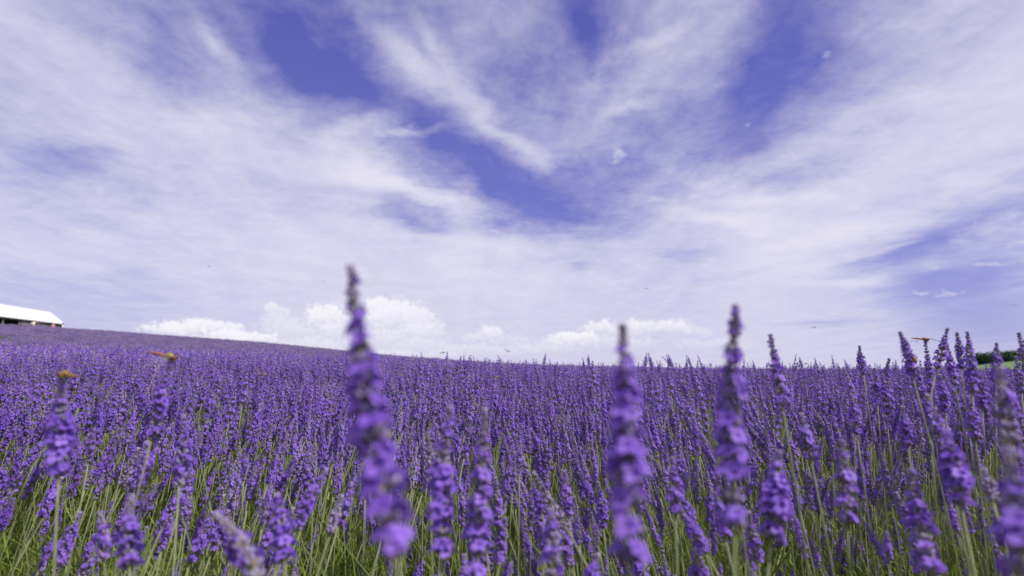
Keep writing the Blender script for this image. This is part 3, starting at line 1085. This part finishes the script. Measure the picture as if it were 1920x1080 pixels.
def low_spike(mb, rnd, base, top, hl, w, flower=.82):
    """a distant head: a few lumps on a stalk"""
    base, top = Vector(base), Vector(top)
    ax = (top - base).normalized()
    u, s, _ = frame_of(ax)
    lo = top - ax * hl
    mb.tube([base, lo], [.0016, .0014], 3, STEM, False, False)
    k = 4
    bloom = rnd.random()
    for j in range(k):
        t = (j + .1) / k
        c = lo + ax * hl * t
        ww = w * (1.05 - .55 * t) * rnd.uniform(.8, 1.2)
        hh = hl / k * .48
        mt = PETAL if rnd.random() < flower - .25 * t else CALYX
        rot = rnd.uniform(0, 6.28)
        rings = [[c + ax * (hh * (z + .5)) + (u * math.cos(rot + 2.1 * i) + s * math.sin(rot + 2.1 * i)) * ww * q * rnd.uniform(.75, 1.25) for i in range(3)] for z, q in ((-.8, .4), (.1, 1.0), (.9, .35))]
        mb.rings(rings, (CALYX if mt == PETAL and rnd.random() < .3 else mt, mt), False, True)


def tuft(seed, n=7, spread=.075):
    rnd = random.Random(seed)
    mb = MB()
    for _ in range(n):
        a = rnd.uniform(0, 6.28)
        r = spread * math.sqrt(rnd.random())
        b = (r * math.cos(a), r * math.sin(a), .2)
        lean = rnd.gauss(0, .035), rnd.gauss(0, .035)
        h = CANOPY + rnd.gauss(0, .035) + (.06 if rnd.random() < .04 else 0)
        low_spike(mb, rnd, b, (b[0] + lean[0], b[1] + lean[1], h), rnd.uniform(.05, .075), .0095)
    return mb.mesh('tuft', FLOWER_MATS, False)


def bush(seed, n=150, rad=.36):
    rnd = random.Random(seed)
    mb = MB()
    for _ in range(n):
        a = rnd.uniform(0, 6.28)
        t = math.sqrt(rnd.random())
        r = rad * t
        h = (CANOPY + .04) * (1 - .30 * t * t) + rnd.gauss(0, .03)
        top = (r * math.cos(a) * 1.05, r * math.sin(a) * 1.05, h)
        low_spike(mb, rnd, (r * .35 * math.cos(a), r * .35 * math.sin(a), .12), top, rnd.uniform(.06, .09), .014, .30)
    for _ in range(60):
        a = rnd.uniform(0, 6.28)
        r = rad * math.sqrt(rnd.random())
        p = Vector((r * math.cos(a) * .7, r * math.sin(a) * .7, .08))
        q = p + Vector((math.cos(a) * .12, math.sin(a) * .12, rnd.uniform(.22, .38)))
        s = Vector((-math.sin(a), math.cos(a), 0)) * .012
        mb.face((p - s, p + s, q), 5)
    return mb.mesh('bush', [M_PETAL, M_CALYX, M_BASE, M_BRACT, M_STEM, M_LEAF2], False)


P_TUFT = proto_collection('tuft', [tuft(700 + k) for k in range(8)])
P_BUSH = proto_collection('bush', [bush(720 + k) for k in range(6)])

# how high the view is already blocked in each direction (so the back of the crest is not planted)
azg = np.linspace(-AZ_MAX, AZ_MAX, 197)
rg = np.linspace(1.5, 140, 700)
AZG, RG = np.meshgrid(azg, rg)
EL = top_height(RG * np.sin(AZG), RG * np.cos(AZG)) / RG
RUN = np.maximum.accumulate(EL, axis=0)


def shown(x, y, margin):
    r, a = np.hypot(x, y), np.arctan2(x, y)
    i = np.clip(np.searchsorted(rg, r) - 1, 0, len(rg) - 1)
    j = np.clip(np.round((a + AZ_MAX) / (2 * AZ_MAX) * 196).astype(int), 0, 196)
    return top_height(x, y) / r > RUN[i, j] - margin / r


n = int(75 * AZ_MAX * (13 ** 2 - 4.3 ** 2))
x, y, r, a = polar(n, 4.3, 13.0)
k = shown(x, y, .30)
x, y, n = x[k], y[k], k.sum()
scatter('lavender_field', np.stack([x, y, ground_z(x, y)], 1), np.stack([rng.normal(0, .05, n), rng.normal(0, .05, n), rng.uniform(0, 6.28, n)], 1), rng.uniform(.92, 1.06, n), rng.integers(0, 8, n), P_TUFT, 'violet lavender tufts closing up towards the crest')

# hill: rows run up the slope
pts = []
ang = R(-22)
ca, sa = math.cos(ang), math.sin(ang)
for i in range(-110, 111):
    for j in range(0, 260):
        u = i * 1.15 + rng.normal(0, .08)
        v = j * .55 + rng.normal(0, .08)
        pts.append((u * ca - v * sa, u * sa + v * ca))
pts = np.array(pts)
x, y = pts[:, 0], pts[:, 1]
r, a = np.hypot(x, y), np.arctan2(x, y)
k = (r > 12.5) & (r < 128) & (np.abs(a) < AZ_MAX)
x, y = x[k], y[k]
k = shown(x, y, .55) & (vnoise(x, y, .30, 21) > .17)
x, y = x[k], y[k]
n = len(x)
print('hill bushes', n, 'near rest', len(rest))
sz = rng.uniform(.85, 1.12, n)
scatter('lavender_hill', np.stack([x, y, ground_z(x, y) - .02], 1), np.stack([rng.normal(0, .04, n), rng.normal(0, .04, n), rng.uniform(0, 6.28, n)], 1), np.stack([sz * 1.55, sz * 1.55, sz * .98], 1), rng.integers(0, 6, n), P_BUSH, 'rows of muted violet lavender bushes covering the far hill')

# ------------------------------------------------------------------ barn on the hill


def flat(name, col, rough=.6, grain=.12, gs=3.0, spec=.3):
    return material(name, col, None, rough, grain, gs, 0, spec)


def build_barn():
    m_roof = flat('white_sheet_metal', (.64, .64, .66), .45, .04, 2)
    m_wall = flat('weathered_grey_board', (.20, .19, .18), .85, .25, 4)
    m_dark = flat('dark_timber', (.035, .035, .03), .9, .2, 3)
    m_pale = flat('pale_panel', (.62, .60, .60), .7, .08, 3)
    c = Vector((-79.0, 100.0, 0))                      # eave corner nearest to the crest's end, plan position
    e = Vector((.164, -.986, 0))                       # along the eave, towards us
    nrm = Vector((-.986, -.164, 0))                    # from the eave in under the ridge
    zl = CZ + 7.85
    L, W, HR = 26.0, 2.42, 1.95
    g = min(float(ground_z(c.x, c.y)), float(ground_z(c.x + e.x * L, c.y + e.y * L))) - .3
    root = add('barn', None, loc=(c.x, c.y, g))
    tag(root, 'open-sided barn with a white sheet metal roof on the hill crest', 'barn')

    def P(u, v, z):                                    # along, inwards, height above the eave
        return e * u + nrm * v + Vector((0, 0, zl - g + z))
    # roof: two slopes of ribbed sheets
    mb = MB()
    for side in (0, 1):
        q = lambda u, v, z: P(u, v if side == 0 else 2 * W - v, z)
        rows = []
        N = 104
        for lift in (0, -.06):
            for v, z in ((-.25, -.2), (W, HR)):
                rows.append([q(-.1 + (L + .2) * i / N, v, z + lift + (.035 if (i % 4) == 0 and lift == 0 else 0)) for i in range(N + 1)])
        for (ra, rb) in ((0, 1), (3, 2)):
            b = len(mb.v)
            mb.v.extend(map(tuple, rows[ra] + rows[rb]))
            for i in range(N):
                mb.f.append((b + i, b + i + 1, b + N + 2 + i, b + N + 1 + i))
                mb.m.append(0)
    roof = add('roof', mb.mesh('roof', [m_roof], False), root)
    mb = MB()
    mb.tube([P(-.12, W, HR + .03), P(L + .12, W, HR + .03)], .07, 6, 0)
    add('ridge_cap', mb.mesh('ridge_cap', [m_roof]), roof)
    mb = MB()
    mb.tube([P(-.1, -.27, -.27), P(L, -.27, -.27)], .06, 6, 0)
    add('gutter', mb.mesh('gutter', [m_pale]), roof)
    # gable end that closes the building
    mb = MB()
    for u in (0.05, L - .05):
        a, b2, t = P(u, .05, -.02), P(u, 2 * W - .05, -.02), P(u, W, HR - .12)
        dv = e * .04
        mb.rings([[a - dv, b2 - dv, t - dv], [a + dv, b2 + dv, t + dv]], 0)
    add('gable', mb.mesh('gable', [m_pale], False), root)
    bot = -(zl - g)
    # back wall, end wall
    mb = MB()
    pts = [P(.06, 2 * W - .1, bot), P(L, 2 * W - .1, bot), P(L, 2 * W - .2, bot), P(.06, 2 * W - .2, bot)]
    mb.rings([pts, [p + Vector((0, 0, -bot - .03)) for p in pts]], 0)
    add('back_wall', mb.mesh('back_wall', [m_dark], False), root)
    mb = MB()
    pts = [P(.06, .35, bot), P(.06, 2 * W - .22, bot), P(.16, 2 * W - .22, bot), P(.16, .35, bot)]
    mb.rings([pts, [p + Vector((0, 0, -bot - .06)) for p in pts]], 0)
    add('end_wall', mb.mesh('end_wall', [m_pale], False), root)
    # posts along the open side
    post = None
    for i in range(8):
        p = P(.25 + i * 3.6, .1, bot)
        mb = MB()
        s = .09
        ring = [p + e * a + nrm * b for a, b in ((-s, -s), (s, -s), (s, s), (-s, s))]
        mb.rings([ring, [w + Vector((0, 0, -bot - .05)) for w in ring]], 0)
        add('post', mb.mesh('post', [m_wall], False), root)
    # boards across the open side at breast height, in bays
    for bay in range(1, 4):
        u0, u1 = .4 + (bay - 1) * 3.6 + .1, .4 + bay * 3.6 - .45
        for k in range(5):
            z0 = -1.62 + k * .22
            mb = MB()
            pts = [P(u0, .02, z0), P(u1, .02, z0), P(u1, .06, z0), P(u0, .06, z0)]
            mb.rings([pts, [p + Vector((0, 0, .19)) for p in pts]], 0)
            add('wall_board', mb.mesh('wall_board', [m_wall], False), root)


build_barn()

# ------------------------------------------------------------------ people by the barn
M_SKIN = flat('skin', (.50, .31, .22), .6, .05, 20)


def build_person(px, py_head, r, heading, top_col, hat_col, hat_brim, arm, label):
    a, _ = az_el(px, py_head)
    v = ray(px, py_head)
    k = r / math.hypot(v.x, v.y)
    x, y, ztop = v.x * k, v.y * k, CZ + v.z * k
    g = float(ground_z(x, y))
    hgt = 1.66
    z0 = max(g, ztop - hgt)
    s = (ztop - z0) / hgt if ztop - z0 < hgt else 1.0
    root = add('person', None, loc=(x, y, ztop - hgt))
    root.rotation_euler = (0, 0, heading)
    tag(root, label, 'person', 'visitors beside the barn')
    J = {'pelvis': (0, 0, .92), 'waist': (0, 0, 1.08), 'chest': (0, 0, 1.26), 'neck': (0, 0, 1.41), 'jaw': (0, -.02, 1.49), 'head': (0, -.01, 1.57),
         'hl': (.09, 0, .88), 'kl': (.10, -.02, .48), 'al': (.10, .03, .08), 'tl': (.11, -.13, .03),
         'hr': (-.09, 0, .88), 'kr': (-.10, .02, .48), 'ar': (-.10, .05, .08), 'tr': (-.11, -.11, .03),
         'sl': (.17, 0, 1.36), 'sr': (-.17, 0, 1.36)}
    if arm == 'out':
        J.update(el=(.36, -.12, 1.30), wl=(.55, -.22, 1.34), fl=(.63, -.25, 1.35), er=(-.30, -.10, 1.16), wr=(-.22, -.30, 1.12), fr=(-.18, -.38, 1.13))
    else:
        J.update(el=(.25, .02, 1.10), wl=(.24, -.14, .90), fl=(.23, -.19, .83), er=(-.25, .02, 1.10), wr=(-.24, -.14, .90), fr=(-.23, -.19, .83))
    rad = {'pelvis': .15, 'waist': .13, 'chest': .155, 'neck': .055, 'jaw': .075, 'head': .095, 'hl': .09, 'kl': .06, 'al': .045, 'tl': .035, 'hr': .09, 'kr': .06, 'ar': .045, 'tr': .035,
           'sl': .065, 'sr': .065, 'el': .045, 'er': .045, 'wl': .032, 'wr': .032, 'fl': .03, 'fr': .03}
    names = list(J)
    E = [('pelvis', 'waist'), ('waist', 'chest'), ('chest', 'neck'), ('neck', 'jaw'), ('jaw', 'head'), ('pelvis', 'hl'), ('hl', 'kl'), ('kl', 'al'), ('al', 'tl'), ('pelvis', 'hr'), ('hr', 'kr'), ('kr', 'ar'), ('ar', 'tr'),
         ('chest', 'sl'), ('sl', 'el'), ('el', 'wl'), ('wl', 'fl'), ('chest', 'sr'), ('sr', 'er'), ('er', 'wr'), ('wr', 'fr')]
    me = bpy.data.meshes.new('body')
    me.from_pydata([J[n] for n in names], [(names.index(p), names.index(q)) for p, q in E], [])
    # one skin: clothes and skin told apart by height in the body's own coordinates
    m = bpy.data.materials.new('clothes_and_skin')
    m.use_nodes = True
    N = Nodes(m.node_tree)
    tc = N.new('ShaderNodeTexCoord')
    sp = N.new('ShaderNodeSeparateXYZ')
    N.l.new(tc.outputs['Object'], sp.inputs[0])
    c = N.mix(N.math('GREATER_THAN', sp.outputs[2], 1.43), N.mix(N.math('GREATER_THAN', sp.outputs[2], .93), (.06, .07, .12), top_col), (.50, .31, .22))
    N.l.new(c, N.n['Principled BSDF'].inputs['Base Color'])
    N.n['Principled BSDF'].inputs['Roughness'].default_value = .75
    me.materials.append(m)
    o = add('body', me, root)
    sk = o.modifiers.new('skin', 'SKIN')
    for i, nme in enumerate(names):
        me.skin_vertices[0].data[i].radius = (rad[nme],) * 2
        me.skin_vertices[0].data[i].use_root = (nme == 'pelvis')
    sk.use_smooth_shade = True
    ss = o.modifiers.new('subsurf', 'SUBSURF')
    ss.levels = ss.render_levels = 1
    hm = flat('hat_or_hair', hat_col, .8, .1, 30)
    mb = MB()
    if hat_brim:
        mb.tube([(0, 0, 1.585), (0, 0, 1.60)], [.20, .19], 14, 0)
        mb.tube([(0, 0, 1.60), (0, 0, 1.66), (0, 0, 1.69)], [.112, .10, .06], 12, 0)
        add('sun_hat', mb.mesh('sun_hat', [hm]), root)
    else:
        mb.ball((0, .015, 1.60), .108, .118, .095, 12, 8)
        mb.ball((0, .07, 1.50), .085, .06, .09, 10, 6)
        add('hair', mb.mesh('hair', [hm]), root)
    mb = MB()
    mb.tube([(0, -.095, 1.57), (0, -.125, 1.535), (0, -.10, 1.53)], [.008, .018, .010], 6, 0)
    add('nose', mb.mesh('nose', [M_SKIN]), root)


build_person(64, 600.5, 108, R(25), (.74, .66, .55), (.30, .17, .09), False, 'out', 'person in a cream top with an outstretched arm before the barn')
build_person(100, 605, 107, R(10), (.62, .30, .30), (.80, .78, .76), True, 'down', 'person in a white sun hat near the end of the barn')
build_person(118, 605.5, 109, R(-60), (.72, .64, .56), (.02, .025, .05), False, 'down', 'dark-haired person in a cream top just past the barn')

# ------------------------------------------------------------------ wood on the right
M_CROWN = material('dark_crown_leaves', (.028, .070, .036), (.060, .115, .050), .7, .3, .8, .12)
M_TRUNK = flat('bark', (.09, .07, .05), .9, .2, 3)


def crown_mesh(seed, h, w):
    rnd = random.Random(seed)
    mb = MB()
    lobes = [(Vector((rnd.uniform(-.55, .55) * w, rnd.uniform(-.55, .55) * w, h * rnd.uniform(.12, .85))), rnd.uniform(.30, .55)) for _ in range(13)]
    for _ in range(1500):
        c, q = lobes[rnd.randrange(len(lobes))]
        d = Vector((rnd.gauss(0, 1), rnd.gauss(0, 1), rnd.gauss(0, 1))).normalized()
        p = c + Vector((d.x * w * q, d.y * w * q, d.z * h * .22 * (.7 + q))) * rnd.uniform(.7, 1.05)
        s = rnd.uniform(.18, .42)
        t = Vector((rnd.gauss(0, 1), rnd.gauss(0, 1), rnd.gauss(0, .6))).normalized() * s
        u = t.cross(d).normalized() * s * .8
        mb.face((p - t, p + u, p + t, p - u), 0)
    return mb.mesh('crown', [M_CROWN], False)


def trunk_mesh(seed, h):
    rnd = random.Random(seed)
    mb = MB()
    mb.tube([(0, 0, -2), (0, 0, h * .4), (rnd.uniform(-.2, .2), 0, h * .8)], [.28, .2, .06], 7, 0)
    for k in range(5):
        z = h * (.35 + .09 * k)
        a = rnd.uniform(0, 6.28)
        mb.tube([(0, 0, z), (math.cos(a) * 1.3, math.sin(a) * 1.3, z + 1.2)], [.10, .03], 5, 0)
    return mb.mesh('trunk', [M_TRUNK])


CROWNS = [crown_mesh(800 + k, 8.0, 2.9) for k in range(5)]
TRUNKS = [trunk_mesh(820 + k, 8.0) for k in range(5)]


def tree(px, py_top, py_base, depth, label, group, width=1.0, k=0):
    p = at(px, py_base, depth)
    top = at(px, py_top, depth)
    s = (top.z - p.z) / 8.6
    root = add('tree', None, loc=p)
    tag(root, label, 'tree', group)
    q = Quaternion((0, 0, 1), k * 1.7)
    add('trunk', TRUNKS[k % 5], root, None, q, s)
    add('crown', CROWNS[k % 5], root, None, q, (s * width, s * width, s))


WOOD = 'trees of the dark wood beyond the meadow'
k = 0
for px, t in ((1826, 664), (1832, 662), (1839, 660), (1846, 661), (1853, 659), (1860, 660), (1867, 658), (1874, 657), (1881, 657), (1888, 656), (1895, 657), (1902, 655), (1909, 656), (1916, 655), (1923, 655)):
    base = np.interp(px, [1820, 1925], [687, 676]) + 4
    tree(px, t + RND.uniform(-1.2, 1.2), base, 246 + RND.uniform(-4, 8), 'leftmost tree at the lower end of the dark wood above the meadow' if px == 1826 else 'dark green tree at the right edge end of the wood above the meadow' if px == 1923 else 'dark green tree inside the wood above the green meadow', WOOD, 1.0, k)
    k += 1
tree(1727, 686, 700, 300, 'lone bluish green tree low behind the field right of the honeybee', None, 1.5, 2)

# ------------------------------------------------------------------ dragonflies and the honeybee
M_ABD = material('orange_abdomen', (.34, .115, .025), (.40, .15, .03), .4, .15, 500, 0, .5)
M_THX = material('ochre_thorax', (.30, .22, .035), (.26, .20, .04), .45, .3, 300, 0, .5)
M_DARK = material('dark_insect', (.02, .018, .015), None, .4, 0, 1, 0, .5)
M_EYE = material('red_brown_eye', (.16, .05, .02), None, .25, 0, 1, 0, .6)
M_GREYB = material('dusky_abdomen', (.09, .08, .05), (.14, .11, .06), .45, .2, 400, 0, .5)


def wing_material():
    m = bpy.data.materials.new('wing_membrane')
    m.use_nodes = True
    N = Nodes(m.node_tree)
    out = N.n['Material Output']
    b = N.n['Principled BSDF']
    b.inputs['Base Color'].default_value = (.38, .36, .34, 1)
    b.inputs['Roughness'].default_value = .25
    tr = N.new('ShaderNodeBsdfTransparent')
    mx = N.new('ShaderNodeMixShader')
    tc = N.new('ShaderNodeTexCoord')
    vo = N.new('ShaderNodeTexVoronoi', feature='DISTANCE_TO_EDGE')
    vo.inputs['Scale'].default_value = 700
    N.l.new(tc.outputs['Object'], vo.inputs['Vector'])
    N.l.new(N.rng(vo.outputs['Distance'], .02, .09, .16, .035), mx.inputs[0])
    N.l.new(tr.outputs[0], mx.inputs[1])
    N.l.new(b.outputs[0], mx.inputs[2])
    N.l.new(mx.outputs[0], out.inputs['Surface'])
    return m


M_WING = wing_material()


def insect_meshes():
    D = {}
    # dragonfly along +X (head at +X), thorax at the origin, metres
    mb = MB()
    mb.tube([(-.0055, 0, .0004), (-.003, 0, .0012), (.000, 0, .0012), (.003, 0, .0006), (.0045, 0, 0)], [.0016, .0030, .0034, .0028, .0014], 9, 0)
    D['thorax'] = mb.mesh('thorax', [M_THX])
    pts, rad = [], []
    for i in range(15):
        t = i / 14
        pts.append((-.005 - .0255 * t, 0, .0006 + .0004 * math.sin(t * 3) + .0012 * t))
        rad.append((.0016 + .0005 * math.sin(t * math.pi)) * (1.0 if i % 2 else .88) * (1 - .45 * t))
    for nm, mt in (('abdomen', M_ABD), ('abdomen_dusky', M_GREYB)):
        mb = MB()
        mb.tube(pts, rad, 7, 0)
        mb.tube([pts[-1], (pts[-1][0] - .002, .0005, pts[-1][2])], [.0005, .0002], 4, 0)
        mb.tube([pts[-1], (pts[-1][0] - .002, -.0005, pts[-1][2])], [.0005, .0002], 4, 0)
        D[nm] = mb.mesh('abdomen', [mt])
    mb = MB()
    mb.ball((.0062, 0, -.0002), .0018, .0026, .0022, 9, 6)
    D['head'] = mb.mesh('head', [M_THX])
    mb = MB()
    mb.ball((0, 0, 0), .0017, .0019, .0019, 8, 6)
    D['eye'] = mb.mesh('eye', [M_EYE])
    for nm, ln, wd, sweep in (('fore', .0285, .0062, .05), ('hind', .0275, .0082, -.14)):
        mb = MB()
        outl = [(0, .0006), (.10, .32), (.30, .46), (.60, .50), (.85, .44), (.97, .22), (1.0, 0), (.97, -.20), (.85, -.36), (.6, -.52), (.3, -.62), (.1, -.48), (0, -.0006)]
        for z, flip in ((.00004, False), (-.00004, True)):
            ps = [(a * sweep * ln + b * wd, a * ln, z) for a, b in outl]
            c = (.45 * sweep * ln, .45 * ln, z + .0004)
            for i in range(len(ps)):
                tri = (c, ps[i], ps[(i + 1) % len(ps)])
                mb.face(tri if flip else tri[::-1], 0)
        D['wing_' + nm] = mb.mesh('wing', [M_WING])
        mb = MB()
        lead = [(a * sweep * ln + b * wd, a * ln, .00008) for a, b in outl[:7]]
        mb.tube(lead, [.00016, .00014, .00012, .0001, .00009, .00008, .00006], 4, 0)
        mb.tube([(0, 0, .0001), (.3 * sweep * ln + .001, .35 * ln, .0005), (.93 * sweep * ln, .93 * ln, .0001)], [.0001, .00008, .00005], 4, 0)
        D['vein_' + nm] = mb.mesh('vein', [M_DARK])
        mb = MB()
        x0, y0 = .86 * sweep * ln + .41 * wd, .86 * ln
        mb.box((x0 - .0007, y0 - .0016, -.0002), (x0 + .0005, y0 + .0016, .0003))
        D['spot_' + nm] = mb.mesh('wing_spot', [M_DARK])
    mb = MB()
    mb.tube([(0, 0, 0), (.001, .0022, -.0016), (.0012, .0030, -.0048)], [.0003, .00022, .00014], 4, 0)
    D['leg'] = mb.mesh('leg', [M_DARK])
    return D


DF = insect_meshes()


def dragonfly(pos, fwd, up, label, size=1.0, droop=18, sweep=12, abdomen='abdomen', group='dragonflies over the lavender'):
    fwd = Vector(fwd).normalized()
    up = Vector(up)
    up = (up - fwd * up.dot(fwd)).normalized()
    side = up.cross(fwd)
    q = Matrix((fwd, side, up)).transposed().to_quaternion()
    root = add('dragonfly', None, loc=pos, quat=q, scale=size)
    root.empty_display_size = .01
    tag(root, label, 'dragonfly', group)
    add('thorax', DF['thorax'], root)
    add('abdomen', DF[abdomen], root)
    hd = add('head', DF['head'], root)
    for s in (-1, 1):
        add('eye', DF['eye'], hd, (.0068, .0017 * s, .0008))
    for nm, x, sw in (('fore', .0022, sweep), ('hind', -.0016, sweep * .4)):
        for s in (-1, 1):
            # wings forward by sw degrees and drooping by droop degrees; the far side is mirrored
            wq = Quaternion((0, 0, 1), R(-sw) * s) @ Quaternion((1, 0, 0), R(-droop) * s)
            w = add('wing', DF['wing_' + nm], root, (x, .0018 * s, .0032), wq, (1, s, 1))
            add('vein', DF['vein_' + nm], w)
            add('wing_spot', DF['spot_' + nm], w)
    for x in (.0030, .0014, -.0004):
        for s in (-1, 1):
            add('leg', DF['leg'], root, (x, .001 * s, -.0014), Quaternion((0, 0, 1), R(20) * s * (1 if x > .002 else -1 if x < 0 else 0)), (1, s, 1))
    return root


UP = Vector((0, 0, 1))
dragonfly(at(318, 670, .60), (.93, -.34, -.12), (0, -.15, 1), 'big orange dragonfly seen from the side on a leaning violet spike', 1.06, 24, 24)
dragonfly(at(122, 705, .47), (.36, -.92, .10), (0, 0, 1), 'blurred yellow-brown dragonfly facing us on a dark violet spike', 1.05, 22, 18)
dragonfly(at(1734, 637, 1.0), (.04, -.99, -.08), (0, -.05, 1), 'dragonfly with spread clear wings perched on a slim spike against the sky', 1.0, 14, 16)
dragonfly(at(932, 708, 1.75), (.95, -.30, .02), UP, 'small brown dragonfly hovering before the violet field at the centre', .9, 10, 10, 'abdomen_dusky')
dragonfly(at(831, 661, 2.3), (.75, -.6, .25), UP, 'tiny dragonfly perched on a spike above the crest right of the tallest spike', .72, 12, 10, 'abdomen_dusky')
dragonfly(at(1511, 682, 2.1), (.75, -.6, .2), UP, 'tiny dragonfly perched on a spike at the crest left of the lone slim spike', .65, 12, 10, 'abdomen_dusky')
dragonfly(at(497, 702, 2.2), (.95, .2, .02), UP, 'tiny orange dragonfly among the flowers left of the tallest spike', 1.0, 15, 10)
FLY = 'insects flying in the sky'
dragonfly(at(953, 659, 3.6), (.8, -.35, -.42), UP, 'tiny dark dragonfly flying just above the crest, left of a low cloud', 1.0, 0, 5, 'abdomen_dusky', FLY)
dragonfly(at(1527, 614, 4.2), (.98, .1, 0), UP, 'tiny dark dragonfly flying level above the spikes on the right', 1.0, 0, 5, 'abdomen_dusky', FLY)
dragonfly(at(1903, 573, 4.5), (.6, .6, .1), UP, 'tiny dark dragonfly high above the wood at the right', 1.0, -10, 5, 'abdomen_dusky', FLY)
dragonfly(at(1213, 541, 5.5), (.95, .2, .1), UP, 'faint tiny dragonfly high above the dark-budded spike', 1.0, 0, 5, 'abdomen_dusky', FLY)
dragonfly(at(607, 528, 7.5), (.5, .8, 0), UP, 'faint tiny dragonfly left of the tip of the tallest spike', 1.0, 0, 5, 'abdomen_dusky', FLY)
dragonfly(at(393, 500, 6.0), (.95, .1, 0), UP, 'tiny dragonfly high in the sky above the far hill', 1.0, 0, 5, 'abdomen_dusky', FLY)
dragonfly(at(889, 645, 7.5), (.5, .7, 0), UP, 'faint tiny dragonfly below the small round cloud at the centre', 1.0, 0, 5, 'abdomen_dusky', FLY)


def honeybee(pos, fwd, up, label):
    fwd = Vector(fwd).normalized()
    up = Vector(up)
    up = (up - fwd * up.dot(fwd)).normalized()
    q = Matrix((fwd, up.cross(fwd), up)).transposed().to_quaternion()
    root = add('honeybee', None, loc=pos, quat=q)
    tag(root, label, 'bee')
    m_y = material('amber_hair', (.45, .24, .04), None, .8, .2, 900)
    mb = MB()
    mb.ball((0, 0, 0), .0021, .0019, .0019, 10, 7)
    add('thorax', mb.mesh('thorax', [m_y]), root)
    mb = MB()
    n = 13
    pts = [(-.0016 - .0068 * i / (n - 1), 0, -.0002 - .0010 * (i / (n - 1)) ** 2) for i in range(n)]
    rad = [.0022 * math.sin(math.pi * (.16 + .80 * i / (n - 1))) ** .7 for i in range(n)]
    mb.tube(pts, rad, 10, [0, 0, 1, 0, 0, 1, 0, 0, 1, 1, 1, 1])
    add('abdomen', mb.mesh('abdomen', [m_y, M_DARK]), root)
    mb = MB()
    mb.ball((.0028, 0, -.0005), .0010, .0016, .0014, 9, 6)
    hd = add('head', mb.mesh('head', [M_DARK]), root)
    for s in (-1, 1):
        mb = MB()
        mb.tube([(.0034, .0005 * s, 0), (.0046, .0012 * s, .0006), (.0056, .0014 * s, -.0002)], [.00014, .00012, .0001], 4, 0)
        add('antenna', mb.mesh('antenna', [M_DARK]), hd)
        for ln, wd, dx in ((.0088, .0026, 0), (.0062, .0020, -.0008)):
            mb = MB()
            ps = [(dx - t * ln * .75 + b * wd, s * (.0008 + t * ln * .62), .0017 + .001 * t) for t, b in ((0, 0), (.35, .42), (.75, .5), (1, .1), (.8, -.45), (.4, -.4))]
            mb.face(ps if s > 0 else ps[::-1], 0)
            mb.face([(p[0], p[1], p[2] - .00006) for p in (ps[::-1] if s > 0 else ps)], 0)
            add('wing', mb.mesh('wing', [M_WING]), root)
        for x in (.0012, 0, -.0012):
            mb = MB()
            mb.tube([(x, .001 * s, -.0012), (x * 1.4, .0026 * s, -.0020), (x * 1.8, .0028 * s, -.0046)], [.0003, .0003, .00018], 4, 0)
            add('leg', mb.mesh('leg', [M_DARK]), root)


honeybee(at(1713, 671, .70), (-.55, -.25, .62), (.75, -.2, .55), 'small amber honeybee clinging to the right flank of a violet spike')
